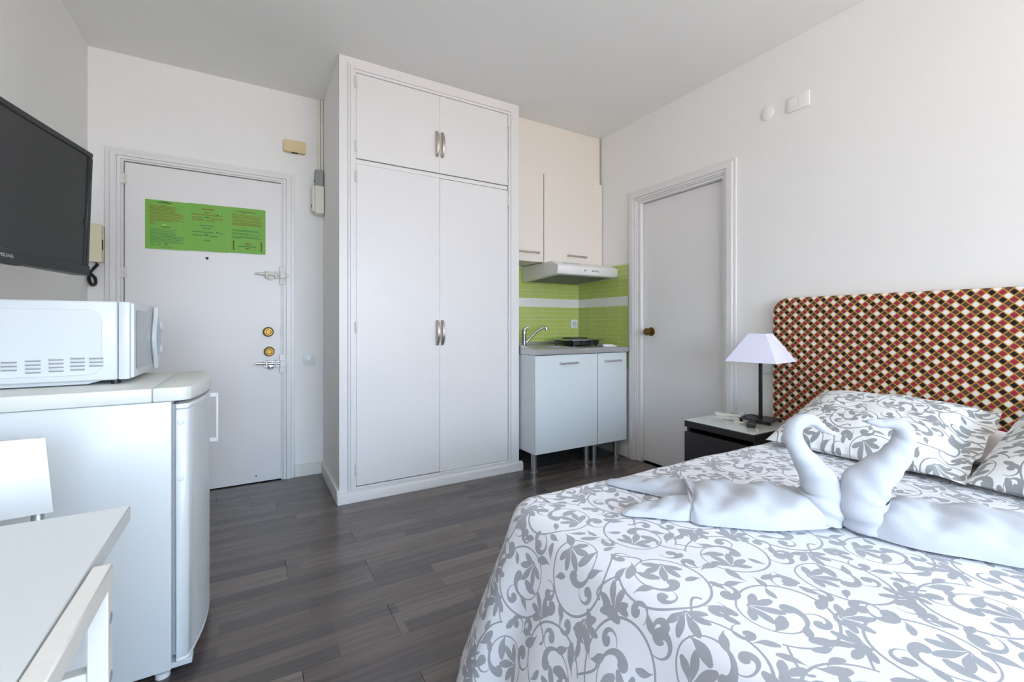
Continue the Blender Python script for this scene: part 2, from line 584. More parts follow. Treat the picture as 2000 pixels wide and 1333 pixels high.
# baseboards
struct('baseboard_back', MB().box(.272, .455, YE - .014, YE - .0005, 0, .085, b=.002), SKIRT, 'short white baseboard between the entrance door and the wardrobe', 'baseboard')
struct('baseboard_left', MB().box(XL + .0005, XL + .014, YF + .01, YE - .005, 0, .085, b=.002), SKIRT, 'white baseboard along the wall under the television', 'baseboard')
struct('baseboard_right', MB().box(XR - .014, XR - .0005, YF + .01, 1.686, 0, .085, b=.002), SKIRT, 'white baseboard along the wall behind the bed', 'baseboard')
struct('baseboard_kitchen', MB().box(XR - .014, XR - .0005, 2.603, YK - .005, 0, .085, b=.002), SKIRT, 'white baseboard under the kitchen cabinets', 'baseboard')

# ------------------------------------------------------------------ built-in wardrobe
WX_0, WX_1, WY = .457, 1.7015, 2.791
wd = thing('wardrobe', 'tall white built-in wardrobe with four doors and curved metal handles', 'wardrobe', ((WX_0 + WX_1) / 2, 3.1, 0))
obj('carcass', MB().box(WX_0, WX_0 + .02, WY + .02, YE - .002, 0, HC - .001, b=.001).box(WX_1 - .02, WX_1, WY + .02, YE - .002, 0, HC - .001, b=.001)
    .box(WX_0 + .02, WX_1 - .02, YE - .03, YE - .002, 0, HC - .001, b=0).box(WX_0 + .02, WX_1 - .02, WY + .03, YE - .03, .05, .07, b=0)
    .box(WX_0 + .02, WX_1 - .02, WY + .03, YE - .03, 2.035, 2.052, b=0), WALL, wd)
fr = MB()
DL, DR, DT, DM0, DM1, DBt = .553, 1.603, 2.572, 2.030, 2.060, .088
fr.prism([(WX_0, 0), (WX_0, HC - .001), (WX_1, HC - .001), (WX_1, 0), (WX_1 - .045, 0), (WX_1 - .045, HC - .04), (WX_0 + .05, HC - .04), (WX_0 + .05, 0)], 1, WY, WY + .022, b=.0015)
fr.box(WX_0 + .05, WX_1 - .045, WY, WY + .022, 0, .062, b=.001)
for (a, b_, d) in ((0, .012, .008), (.012, .030, .014), (.030, .046, .004)):
    x0, x1, zt, zb = WX_0 + .05 + a, WX_1 - .045 - a, HC - .040 - a, .062 + a * .5
    xi0, xi1, zti, zbi = WX_0 + .05 + b_, WX_1 - .045 - b_, HC - .040 - b_ , .062 + b_ * .5
    fr.prism([(x0, zb), (x0, zt), (xi0, zti), (xi0, zbi)], 1, WY - d, WY + .02, b=.0008)
    fr.prism([(x1, zb), (xi1, zbi), (xi1, zti), (x1, zt)], 1, WY - d, WY + .02, b=.0008)
    fr.prism([(x0, zt), (x1, zt), (xi1, zti), (xi0, zti)], 1, WY - d, WY + .02, b=.0008)
    fr.prism([(x0, zb), (xi0, zbi), (xi1, zbi), (x1, zb)], 1, WY - d, WY + .02, b=.0008)
fr.box(DL, DR, WY - .001, WY + .02, DM0 + .002, DM1 - .002, b=.001)
obj('face_frame', fr, GLOSS, wd)
obj('plinth', MB().prism([(WY - .024, 0), (WY - .024, .052), (WY - .018, .058), (WY - .001, .066), (WY - .001, 0)], 0, WX_0 - .012, WX_1 + .022, b=.001), GLOSS, wd)
obj('side_skirting', MB().box(WX_0 - .014, WX_0 - .0005, WY - .01, YE - .016, 0, .085, b=.002), SKIRT, wd)
XM = 1.084


def bow(x, z0, z1, y):
    pts = []
    n = 14
    for i in range(n + 1):
        t = i / n
        pts.append((x, y - .004 - .030 * math.sin(PI * t) ** .75, z0 + (z1 - z0) * t))
    mb = MB()
    vs = []; fs = []
    for i, p in enumerate(pts):
        t = i / n
        hw = .0085 + .003 * math.sin(PI * t)
        for dx, dy in ((-hw, 0), (-hw * .7, -.006), (hw * .7, -.006), (hw, 0), (hw * .7, .004), (-hw * .7, .004)):
            vs.append((p[0] + dx, p[1] + dy, p[2]))
    for i in range(n):
        for k in range(6):
            fs.append((i * 6 + k, i * 6 + (k + 1) % 6, i * 6 + 6 + (k + 1) % 6, i * 6 + 6 + k))
    fs += [tuple(range(6))[::-1], tuple(n * 6 + k for k in range(6))]
    mb.add(vs, fs)
    return mb


for (x0, x1, z0, z1, hx, hz0, hz1, hs, hx_h) in (
        (DL, XM - .0002, DM1 + .002, DT, XM - .022, 2.165, 2.332, (2.135, 2.515), DL),
        (XM + .0002, DR, DM1 + .002, DT, XM + .016, 2.165, 2.332, (2.147, 2.515), DR),
        (DL, XM - .0002, DBt + .004, DM0 - .001, XM - .019, .926, 1.092, (.19, 1.044, 1.953), DL),
        (XM + .0002, DR, DBt, DM0 - .003, XM + .016, .926, 1.092, (.186, 1.041, 1.944), DR)):
    dr = obj('wardrobe_door', B(x0 + .0002, x1 - .0002, WY - .008, WY + .012, z0, z1, b=.0015), GLOSS, wd)
    obj('handle', bow(hx, hz0, hz1, WY - .008), NICKEL, dr, 'bowed satin metal handle')
    for z in hs:
        s = -1 if hx_h == DL else 1
        obj('hinge', MB().cyl((hx_h + s * .001, WY - .011, z - .032), (hx_h + s * .001, WY - .011, z + .032), .006, n=10).box(hx_h - .008, hx_h + .008, WY - .010, WY - .006, z - .03, z + .03, b=.0005), PAINTM, dr)

# ------------------------------------------------------------------ kitchenette
# tiles: back wall and side wall
grout_b = obj('grout', B(1.705, XR - .0083, YK - .0083, YK - .0005, .80, 1.556, b=0), GROUT, wall_k)
grout_r = obj('grout', MB().box(XR - .0083, XR - .0005, 2.612, YK - .0005, .80, 1.556, b=0).box(XR - .0083, XR - .0005, 2.612, 2.70, .708, .80, b=0), GROUT, wall_r)
rows = []
PH = .0364
for i in range(10):
    z1 = 1.216 - i * PH
    rows.append((z1 - PH, z1, GREENT))
rows.append((1.216, 1.291, WHITET))
for i in range(7):
    z0 = 1.291 + i * PH
    rows.append((z0, z0 + PH, GREENT))
tile_src = {}


def put_tile(wall, side, a0, a1, z0, z1, m, wallkey):
    key = (wallkey, round(a1 - a0, 3), round(z1 - z0, 3), m.name)
    g = .0011
    if key not in tile_src:
        if side == 0:
            mb = MB().box(g, a1 - a0 - g, -.0095, -.0078, g, z1 - z0 - g, b=.0006)
        else:
            mb = MB().box(-.0095, -.0078, g, a1 - a0 - g, g, z1 - z0 - g, b=.0006)
        o = obj('tile', mb, m, wall, local=True)
        tile_src[key] = o
    else:
        o = tile_src[key].copy()
        COL.objects.link(o)
        o.parent = wall
    W = WM[wall.name]
    p = Vector((a0, YK, z0)) if side == 0 else Vector((XR, a0, z0))
    o.location = W.inverted() @ p


for (z0, z1, m) in rows:
    if z0 < .86:
        continue
    for c in range(7):
        x1 = XR - .0095 - c * .1295
        x0 = max(x1 - .1295, 1.706)
        put_tile(wall_k, 0, x0, x1, z0, z1, m, 'k')
    for c in range(5):
        y1 = YK - .0095 - c * .1295
        y0 = max(y1 - .1295, 2.612)
        if y1 - y0 > .02:
            put_tile(wall_r, 1, y0, y1, z0, z1, m, 'r')
for i in range(5):
    z1 = 1.216 - (9 + i) * PH
    put_tile(wall_r, 1, 2.612, 2.70, z1 - PH, z1, GREENT, 'r2')


def bar_handle(x0, x1, y, z, m=NICKEL):
    return (MB().box(x0, x1, y - .030, y - .020, z - .006, z + .006, b=.002).box(x0 + .001, x0 + .012, y - .022, y, z - .008, z + .008, b=.001).box(x1 - .012, x1 - .001, y - .022, y, z - .008, z + .008, b=.001))


def wall_unit(name, x0, x1, hx0, hx1, label):
    t = thing(name, label, 'cabinet', ((x0 + x1) / 2, 3.08, 1.555), group='kitchen wall cabinets')
    y0 = 2.92
    obj('body', MB().box(x0, x0 + .016, y0 + .02, YK - .012, 1.557, 2.262, b=.001).box(x1 - .016, x1, y0 + .02, YK - .012, 1.557, 2.262, b=.001)
        .box(x0 + .016, x1 - .016, y0 + .02, YK - .012, 1.557, 1.573, b=0).box(x0 + .016, x1 - .016, y0 + .02, YK - .012, 2.246, 2.262, b=0), CREAM, t)
    d = obj('door', B(x0 + .002, x1 - .002, y0, y0 + .018, 1.555, 2.262, b=.0015), CREAM, t)
    obj('handle', bar_handle(hx0, hx1, y0, 1.625), NICKEL, d, 'satin metal bar handle')


wall_unit('wall_cabinet', 1.705, 2.008, 1.75, 1.958, 'narrow cream wall cabinet next to the wardrobe')
wall_unit('wall_cabinet', 2.012, 2.618, 2.238, 2.432, 'wide cream wall cabinet above the cooker hood')
struct('trim_3', MB().box(1.705, 2.606, 2.938, 2.956, 2.264, HC - .001, b=.001), CREAM, 'cream filler panel closing the gap above the wall cabinets', 'panel')

# cooker hood
hd = thing('cooker_hood', 'slim white cooker hood with grey filter under the wall cabinet', 'cooker hood', (2.31, 2.98, 1.43))
HX0, HX1 = 2.0, 2.608
obj('shell', MB().prism([(2.725, 1.452), (2.716, 1.514), (2.80, 1.552), (YK - .013, 1.552), (YK - .013, 1.425), (YK - .03, 1.425), (2.745, 1.446)], 0, HX0, HX1, b=.002), HOODW, hd)
obj('filter', MB().prism([(2.76, 1.4425), (2.76, 1.447), (YK - .05, 1.430), (YK - .05, 1.4235)], 0, HX0 + .05, HX1 - .05), FILTER, hd)
cp = obj('control_panel', MB().prism([(2.7215, 1.462), (2.7195, 1.503), (2.722, 1.503), (2.724, 1.462)], 0, 2.22, 2.40), PLAST, hd)
for x in (2.255, 2.335, 2.36, 2.385):
    obj('switch', MB().prism([(2.7185, 1.478), (2.7175, 1.492), (2.722, 1.492), (2.723, 1.478)], 0, x, x + .016, b=.001), GREYM, cp)
obj('vent_grille', MB().prism([(2.745, 1.5290), (2.775, 1.5425), (2.775, 1.545), (2.745, 1.5315)], 0, 2.08, 2.24), PLGREY, hd)

# base cabinets
def base_unit(x0, x1, hx0, hx1, legs, label):
    t = thing('base_cabinet', label, 'cabinet', ((x0 + x1) / 2, 2.85, 0), group='kitchen base cabinets')
    obj('body', MB().box(x0, x0 + .016, 2.62, YK - .01, .148, .846, b=.001).box(x1 - .016, x1, 2.62, YK - .01, .148, .846, b=.001)
        .box(x0 + .016, x1 - .016, 2.62, YK - .01, .148, .164, b=0).box(x0 + .016, x1 - .016, YK - .02, YK - .01, .164, .846, b=0), LAMW, t)
    d = obj('door', B(x0 + .0015, x1 - .0015, 2.60, 2.618, .150, .843, b=.0015), LAMW, t)
    obj('handle', bar_handle(hx0, hx1, 2.60, .782, STEEL), STEEL, d, 'satin steel bar handle')
    for lx, ly in legs:
        obj('leg', MB().lathe([(.028, 0), (.028, .006), (.021, .010), (.021, .146), (.026, .1475)], (lx, ly, 0), n=20), ALU, t)


base_unit(1.716, 2.283, 1.925, 2.085, ((1.765, 2.69), (2.238, 2.68), (1.765, 3.15), (2.238, 3.15)), 'wide pale base cabinet under the sink on aluminium legs')
base_unit(2.287, 2.588, 2.352, 2.515, ((2.328, 2.695), (2.54, 2.675), (2.328, 3.15), (2.54, 3.15)), 'narrow pale base cabinet next to the interior door')

# stainless worktop with a pressed basin
wt = thing('worktop', 'stainless steel worktop with a small inset sink', 'worktop', (2.16, 2.92, .85))
SX0, SX1, SY0, SY1 = 1.94, 2.17, 2.70, 2.98
wm = MB()
wm.box(1.708, SX0, 2.585, YK - .011, .848, .888, b=.002).box(SX1, XR - .010, 2.585, YK - .011, .848, .888, b=.002)
wm.box(SX0, SX1, 2.585, SY0, .848, .888, b=.002).box(SX0, SX1, SY1, YK - .011, .848, .888, b=.002)
obj('slab', wm, STEEL, wt)
obj('upstand', MB().box(1.708, XR - .010, YK - .022, YK - .0105, .888, .912, b=.003).prism([(2.60, .888), (2.66, .892), (2.72, .912), (YK - .024, .912), (YK - .024, .888)], 0, 1.708, 1.716, b=.001), STEEL, wt)
bs = MB()
bs.box(SX0 - .001, SX0 + .004, SY0, SY1, .74, .886, b=0).box(SX1 - .004, SX1 + .001, SY0, SY1, .74, .886, b=0).box(SX0, SX1, SY0 - .001, SY0 + .004, .74, .886, b=0).box(SX0, SX1, SY1 - .004, SY1 + .001, .74, .886, b=0).box(SX0, SX1, SY0, SY1, .735, .742, b=0)
obj('basin', bs, STEEL, wt)
rim = MB()
rim.tube([(SX0, SY0, .888), (SX1, SY0, .888), (SX1, SY1, .888), (SX0, SY1, .888), (SX0, SY0, .888)], .003, 8)
obj('basin_rim', rim, CHROME, wt)

tp = thing('kitchen_tap', 'chrome single lever tap with a long slanted spout at the sink', 'tap', (1.86, 3.12, .888))
TX, TY = 1.972, 3.06
tp.location = (TX - .06, TY, .888); WM[tp.name] = Matrix.Translation(tp.location)
TX -= .06
obj('body', MB().lathe([(.026, 0), (.026, .008), (.020, .014), (.019, .085), (.021, .095), (.021, .125), (.014, .136), (0, .138)], (TX, TY, .888), n=22), CHROME, tp)
obj('lever', MB().tube([(TX, TY, 1.018), (TX + .012, TY - .01, 1.036), (TX + .03, TY - .025, 1.046)], [.016, .010, .005], 12), CHROME, tp)
sp = obj('spout', MB().tube([(TX + .015, TY - .004, .915), (TX + .05, TY - .02, .955), (TX + .085, TY - .045, 1.00), (TX + .12, TY - .066, 1.03), (TX + .14, TY - .078, 1.038), (TX + .155, TY - .087, 1.033)], [.011, .011, .0105, .010, .011, .013], 14), CHROME, tp)
obj('nozzle', MB().lathe([(.015, -.012), (.015, .012), (.010, .014), (0, .014)], (TX + .157, TY - .089, 1.028), (.25, -.2, -1), 16), CHROME, sp)

# portable hotplate
hp = thing('hotplate', 'black portable hotplate on the steel worktop under the hood', 'hotplate', (2.345, 2.94, .888))
obj('housing', MB().prism([(2.215, 2.80), (2.475, 2.80), (2.475, 3.07), (2.215, 3.07)], 2, .896, .934, b=.006, seg=2), BLACKP, hp)
obj('glass_top', MB().box(2.19, 2.50, 2.775, 3.095, .934, .944, b=.004), GLASS if False else BLACKP, hp)
obj('rim', MB().tube([(2.192, 2.777, .938), (2.498, 2.777, .938), (2.498, 3.093, .938), (2.192, 3.093, .938), (2.192, 2.777, .938)], .006, 8), CHROME, hp)
obj('burner', MB().lathe([(.105, 0), (.105, .008), (.09, .011), (0, .011)], (2.345, 2.95, .944), n=32), CHARP, hp)
for i, (x, yy) in enumerate(((2.23, 2.815), (2.46, 2.815), (2.23, 3.055), (2.46, 3.055))):
    obj('foot', MB().cyl((x, yy, .888), (x, yy, .897), .011, n=12), CHARP, hp)
for x in (2.30, 2.39):
    obj('dial', MB().lathe([(.016, 0), (.014, .012), (0, .012)], (x, 2.799, .914), (0, -1, 0), 16), CHARP, hp)

# folded dishcloth with a clear wrapped bundle
dc = thing('dishcloth', 'folded white dishcloth lying on the front of the worktop', 'cloth', (2.43, 2.68, .888))
obj('fold', MB().box(2.405, 2.525, 2.645, 2.715, .888, .897, b=.004, seg=2), LINEN, dc)
obj('fold', MB().box(2.395, 2.50, 2.655, 2.72, .897, .905, b=.004, seg=2), LINEN, dc)
bp_ = obj('scouring_pad', MB().tube([(2.345, 2.66, .900), (2.362, 2.668, .903), (2.380, 2.668, .903), (2.395, 2.672, .901)], [.008, .013, .013, .008], 12,
                              fn=lambda i, a: 1 + .16 * math.sin(5 * a + 2 * i)), FILTER)
tag(bp_, 'small crinkled steel scouring pad beside the dishcloth', 'scouring pad')

# wall socket on the tiles
so = thing('wall_socket', 'white wall socket on the lime green kitchen tiles', 'socket', (2.556, YK - .01, 1.07))
obj('plate', B(2.518, 2.596, YK - .020, YK - .0095, 1.031, 1.109, b=.003, seg=2), PLAST, so)
obj('socket_ring', MB().lathe([(.024, 0), (.024, .003), (.020, .003), (.019, .0005), (0, .0005)], (2.557, YK - .020, 1.070), (0, -1, 0), 24), PLGREY, so)
for dx in (-.0095, .0095):
    obj('pin_hole', MB().cyl((2.557 + dx, YK - .0212, 1.070), (2.557 + dx, YK - .0200, 1.070), .0028, n=8), DARK, so)


# ------------------------------------------------------------------ things on the entrance wall
def rrect(x0, x1, y0, y1, r, n=5):
    out = []
    for cx, cy, a in ((x1 - r, y1 - r, 0), (x0 + r, y1 - r, 90), (x0 + r, y0 + r, 180), (x1 - r, y0 + r, 270)):
        for k in range(n + 1):
            t = math.radians(a + 90 * k / n)
            out.append((cx + r * math.cos(t), cy + r * math.sin(t)))
    return out


rnd = random.Random(11)


def words(mb, x0, x1, zc, h, y, mi, tail=1.0):
    x = x0
    xe = x0 + (x1 - x0) * tail
    while x < xe - .004:
        wl = min(rnd.uniform(.006, .018), xe - x)
        mb.add([(x, y, zc - h / 2), (x + wl, y, zc - h / 2), (x + wl, y, zc + h / 2), (x, y, zc + h / 2)], [(0, 1, 2, 3)], mi)
        x += wl + .0022


def sheet(x0, z0, tilt, label, kind):
    W_, H_ = .2115, .2985
    yp = YE - .0085
    t = thing('notice_sheet', label, 'notice', (x0 + W_ / 2, YE - .007, z0), group='green notices on the entrance door')
    m = MB()
    n = 8
    vs = []; fs = []
    for i in range(n + 1):
        u = i / n
        bulge = .0035 * math.sin(PI * u)
        for j in (0, 1):
            vs.append((x0 + u * W_, yp - bulge, z0 + j * H_ + tilt * u))
    for i in range(n):
        fs.append((2 * i, 2 * i + 2, 2 * i + 3, 2 * i + 1))
    k = len(vs)
    vs += [(a, b_ + .0012, c) for a, b_, c in vs]
    fs += [tuple(k + q for q in f[::-1]) for f in fs]
    for i in range(n):
        fs.append((2 * i, 2 * i + k, 2 * i + 2 + k, 2 * i + 2)); fs.append((2 * i + 1, 2 * i + 3, 2 * i + 3 + k, 2 * i + 1 + k))
    fs.append((0, 1, 1 + k, k)); fs.append((2 * n, 2 * n + k, 2 * n + 1 + k, 2 * n + 1))
    p = obj('paper', m.add(vs, fs), PAPER, t)
    q = MB()
    yy = yp - .0041
    X = lambda u: x0 + u * W_
    Z = lambda v: z0 + (1 - v) * H_ + tilt * .5
    if kind == 0:
        q.add([(X(.27), yy, Z(.052)), (X(.27), yy, Z(.040)), (X(.36), yy, Z(.030)), (X(.44), yy, Z(.026)), (X(.62), yy, Z(.046)), (X(.62), yy, Z(.060)), (X(.44), yy, Z(.050))], [(0, 1, 2, 3, 4, 5, 6)], 2)
        words(q, X(.37), X(.53), Z(.095), .004, yy, 0)
        for i, v in enumerate((.125, .155, .180, .205, .230, .262, .285, .320, .342, .375, .398, .425)):
            words(q, X(.10), X(.90), Z(v), .0042, yy, 0, (.8, .82, .66, .78, .76, .98, 1, .98, 1, .9, 1, .7)[i])
        words(q, X(.10), X(.24), Z(.465), .0038, yy, 0); words(q, X(.10), X(.23), Z(.495), .0038, yy, 0)
        q.add([(X(.40 + .08 * (.5 + .5 * math.cos(a))), yy, Z(.497 + .012 * math.sin(a))) for a in [2 * PI * k / 16 for k in range(16)]], [tuple(range(16))], 4)
        words(q, X(.36), X(.58), Z(.545), .0038, yy, 3)
        for i, v in enumerate((.60, .635, .672, .700, .735, .762, .795, .820, .850)):
            words(q, X(.11), X(.90), Z(v), .0042, yy, 1, (.82, .7, .76, .78, 1, 1, 1, .9, 1)[i])
        for v in (.885, .915):
            words(q, X(.12), X(.22), Z(v), .0035, yy, 1); words(q, X(.27), X(.37), Z(v), .0035, yy, 1); words(q, X(.43), X(.53), Z(v), .0035, yy, 3)
        words(q, X(.37), X(.65), Z(.962), .0035, yy, 1)
    elif kind == 1:
        words(q, X(.33), X(.64), Z(.105), .0095, yy, 0); words(q, X(.40), X(.55), Z(.172), .006, yy, 0)
        for v, a, b_, mi in ((.225, .08, .70, 0), (.225, .78, .86, 0), (.292, .09, .34, 0), (.300, .55, .85, 0), (.338, .09, .40, 0), (.345, .44, .67, 0),
                             (.455, .29, .64, 1), (.515, .35, .56, 1), (.595, .10, .64, 1), (.600, .76, .87, 1), (.665, .10, .36, 1), (.672, .54, .73, 1), (.768, .38, .56, 1)):
            words(q, X(a), X(b_), Z(v), .006, yy, mi)
        for v, u in ((.275, .41), (.648, .395)):
            q.add([(X(u), yy, Z(v + .018)), (X(u + .11), yy, Z(v + .018)), (X(u + .11), yy, Z(v - .012)), (X(u), yy, Z(v - .012))], [(0, 1, 2, 3)], 1)
        for v, u in ((.212, .73), (.575, .72)):
            q.add([(X(u + .022 * math.cos(a)), yy, Z(v + .015 * math.sin(a))) for a in [2 * PI * k / 12 for k in range(12)]], [tuple(range(12))], 2)
            q.add([(X(u - .004), yy, Z(v + .04)), (X(u + .004), yy, Z(v + .04)), (X(u + .004), yy, Z(v)), (X(u - .004), yy, Z(v))], [(0, 1, 2, 3)], 2)
    else:
        words(q, X(.20), X(.76), Z(.085), .0042, yy, 3); words(q, X(.34), X(.45), Z(.125), .0038, yy, 3)
        for i, v in enumerate((.150, .172, .205, .232, .275, .298, .340, .362, .384)):
            words(q, X(.11), X(.90), Z(v), .0044, yy, 0, (.1, 1, .95, 1, .92, .98, 1, 1, .96)[i])
        words(q, X(.40), X(.50), Z(.455), .0040, yy, 1)
        for i, v in enumerate((.495, .515, .565, .588, .635, .658, .680)):
            words(q, X(.11), X(.90), Z(v), .0044, yy, 1, (.9, .95, .6, 1, .9, 1, .28)[i])
        a0, a1, b0, b1 = X(.12), X(.90), Z(.935), Z(.735)
        for (p0, p1, r0_, r1_) in ((a0, a1, b0, b0 + .0025), (a0, a1, b1 - .0025, b1), (a0, a0 + .006, b0, b1), (a1 - .006, a1, b0, b1)):
            q.add([(p0, yy, r0_), (p1, yy, r0_), (p1, yy, r1_), (p0, yy, r1_)], [(0, 1, 2, 3)], 3)
        for u in (.48, .55):
            ring = [(X(u + r * math.cos(a)), yy - .0001, Z(.795 + .6 * r * math.sin(a))) for r in (.055, .042) for a in [2 * PI * k / 20 for k in range(20)]]
            q.add(ring, [(k, (k + 1) % 20, 20 + (k + 1) % 20, 20 + k) for k in range(20)], 3)
        words(q, X(.26), X(.76), Z(.850), .0075, yy, 1); words(q, X(.46), X(.56), Z(.895), .0075, yy, 3)
    # lay the print on the gently curved paper
    q.v = [(a, yp - .0035 * math.sin(PI * (a - x0) / W_) - .0006, c) for a, b_, c in q.v]
    obj('print', q, [INKB, INKG, INKD, INKR, INKW], p, smooth=0)['kind'] = 'stuff'


sheet(-.541, 1.522, .002, 'green printed notice sheet nearest the door hinges, headed by a dark green emblem', 0)
sheet(-.329, 1.527, .002, 'middle green notice sheet with large sparse lettering above the peephole', 1)
sheet(-.117, 1.531, .002, 'green notice sheet nearest the bolts with a brown framed box at its foot', 2)

sw = thing('light_switch', 'square white light switch between entrance door and wardrobe', 'light switch', (.368, YE, .775))
obj('plate', B(.329, .407, YE - .010, YE - .0005, .775, .853, b=.004, seg=2), PLAST, sw)
obj('rocker', B(.340, .396, YE - .0145, YE - .009, .786, .842, b=.003, seg=2), APPL, sw)

ch = thing('door_chime', 'small yellowed plastic door chime box above the entrance door', 'door chime', (.272, YE, 2.248))
obj('cover', MB().prism(rrect(.203, .341, 2.250, 2.330, .012), 1, YE - .040, YE - .004, b=.0015), YELP, ch)
obj('base', B(.206, .338, YE - .005, YE - .0005, 2.254, 2.326, b=.001), CREAMP, ch)
obj('slot', B(.252, .292, YE - .030, YE - .012, 2.2485, 2.2505, b=0), DARK, ch)

for x, lab in ((.426, 'thin white cable conduit nearer the door, rising to the ceiling'), (.447, 'thin white cable conduit nearest the wardrobe, rising to the ceiling')):
    tag(obj('cable_conduit', B(x - .008, x + .008, YE - .018, YE - .0005, 2.152, HC - .001, b=.002), IVORY), lab, 'conduit', 'cable conduits in the corner')
fb = thing('junction_box', 'grey plastic junction box under the conduits', 'junction box', (.43, YE, 2.03))
obj('body', B(.398, .452, YE - .060, YE - .0005, 2.032, 2.150, b=.003), GREYP, fb)
obj('knockout', MB().cyl((.398, YE - .03, 2.075), (.394, YE - .03, 2.075), .008, n=12), BLACKP, fb)
mb_ = thing('fuse_box', 'cream plastic fuse box with a hinged lid beside the wardrobe', 'fuse box', (.425, YE, 1.83))
obj('body', B(.392, .452, YE - .095, YE - .0005, 1.835, 2.029, b=.004), IVORY, mb_)
obj('lid', MB().prism([(YE - .096, 1.845), (YE - .096, 2.020), (YE - .045, 2.020), (YE - .030, 1.96), (YE - .030, 1.90), (YE - .045, 1.845)], 0, .374, .391, b=.003), IVORY, mb_)
obj('latch', B(.370, .375, YE - .085, YE - .070, 1.875, 1.895, b=.001), BLACKP, mb_)

# intercom phone in the corner
ic = thing('intercom_phone', 'cream intercom handset on the wall behind the television', 'intercom', (-.76, YE, 1.41))
obj('handset', MB().prism(rrect(-.797, -.729, 1.420, 1.637, .008), 1, YE - .055, YE - .018, b=.001), CREAMP, ic)
obj('cradle', B(-.796, -.727, YE - .020, YE - .0005, 1.424, 1.633, b=.003), CREAMP, ic)
obj('hook_slot', B(-.7285, -.7262, YE - .042, YE - .03, 1.49, 1.55, b=.0005), DARK, ic)
cpts = []
path = [(-.757, YE - .035, 1.418), (-.752, YE - .036, 1.404), (-.765, YE - .034, 1.385), (-.785, YE - .03, 1.352), (-.787, YE - .028, 1.315), (-.775, YE - .028, 1.288),
        (-.761, YE - .028, 1.298), (-.762, YE - .028, 1.328), (-.775, YE - .036, 1.348), (-.788, YE - .042, 1.372), (-.797, YE - .045, 1.39)]


def catmull(P, n):
    P = [np.array(p, float) for p in P]
    Q = [2 * P[0] - P[1]] + P + [2 * P[-1] - P[-2]]
    out = []
    for i in range(1, len(Q) - 2):
        for k in range(n):
            t = k / n
            a, b_, c, d = Q[i - 1], Q[i], Q[i + 1], Q[i + 2]
            out.append(.5 * ((2 * b_) + (-a + c) * t + (2 * a - 5 * b_ + 4 * c - d) * t * t + (-a + 3 * b_ - 3 * c + d) * t ** 3))
    out.append(P[-1])
    return out


base = catmull(path, 40)
coil = []
for i, p in enumerate(base):
    t = Vector(base[min(i + 1, len(base) - 1)]) - Vector(base[max(i - 1, 0)])
    t.normalize()
    n1 = t.cross(Vector((0, 1, 0))).normalized()
    n2 = t.cross(n1)
    r = .0068 if i > 24 else .0015
    a = i * 1.25
    coil.append(Vector(p) + (n1 * math.cos(a) + n2 * math.sin(a)) * r)
obj('coiled_cord', MB().tube(coil, .0023, 5), BLACKP, ic, 'black coiled cord in a loop')

# ------------------------------------------------------------------ things on the right-hand wall
jb = thing('blank_plate', 'white rectangular switch plate high on the wall above the headboard', 'wall plate', (XR, 1.33, 2.25))
obj('plate', B(XR - .010, XR - .0005, 1.268, 1.386, 2.252, 2.338, b=.003, seg=2), WALL, jb)
obj('insert', B(XR - .0115, XR - .009, 1.330, 1.372, 2.270, 2.322, b=.002), WALL, jb)
obj('insert', B(XR - .0115, XR - .009, 1.284, 1.326, 2.270, 2.322, b=.002), WALL, jb)
rc_ = thing('round_cover', 'round white blanking cover high on the wall beside the rectangular plate', 'wall cover', (XR, 1.5, 2.262))
obj('disc', MB().lathe([(.040, 0), (.040, .003), (.036, .006), (.012, .0075), (0, .0075)], (XR - .0005, 1.500, 2.301), (-1, 0, 0), 32), WALL, rc_)
obj('screw_slot', B(XR - .010, XR - .007, 1.495, 1.501, 2.292, 2.318, b=.0005, mtx=None), WALL, rc_)
s2 = thing('wall_socket', 'white wall socket low on the wall behind the lamp pole', 'socket', (XR, 1.49, .78))
obj('plate', B(XR - .010, XR - .0005, 1.452, 1.545, .775, .855, b=.003, seg=2), PLAST, s2)
obj('insert', B(XR - .012, XR - .009, 1.470, 1.527, .788, .842, b=.001), PLAST, s2)

# ------------------------------------------------------------------ television on its wall arm
tv_a = math.atan2(.088, .40)                   # turned a little away from the wall
tv = thing('television', 'flat black television mounted on the wall above the microwave', 'television', (-.574, 1.793, 1.235), -tv_a)
tilt = Matrix.Rotation(math.radians(1.8), 4, 'Y')
TW, TH = .365, .44                             # half width, height; local: x = out of the screen, y = along, z = up


def tvobj(name, mb, m, parent, label=None):
    mb.v = [tuple(tilt @ Vector(p)) for p in mb.v]
    return obj(name, mb, m, parent, label, local=True)


bz = MB()
bz.prism([(-TW, 0), (TW, 0), (TW, TH), (-TW, TH), (-TW, .040), (-TW + .020, .040), (-TW + .020, TH - .020), (TW - .020, TH - .020), (TW - .020, .040), (-TW, .040)][:4], 0, -.045, -.012, b=.004)
bz.box(-.012, 0, -TW, TW, TH - .018, TH, b=.003).box(-.012, 0, -TW, -TW + .018, .036, TH - .018, b=.003).box(-.012, 0, TW - .018, TW, .036, TH - .018, b=.003)
bz.prism([(-TW, .0), (-.04, -.002), (-.025, -.007), (.025, -.007), (.04, -.002), (TW, .0), (TW, .037), (-TW, .037)], 0, -.014, .003, b=.003)
b_o = tvobj('bezel', bz, BEZEL, tv)
tvobj('screen', MB().box(-.0125, -.006, -TW + .018, TW - .018, .037, TH - .018, b=0), SCREEN, tv, 'dark glossy screen')
fc = bpy.data.curves.new('logo', 'FONT')
fc.body = 'SAMSUNG'
fc.size = .0135
fc.align_x = 'CENTER'
fo = bpy.data.objects.new('logo_tmp', fc)
COL.objects.link(fo)
bpy.context.view_layer.update()
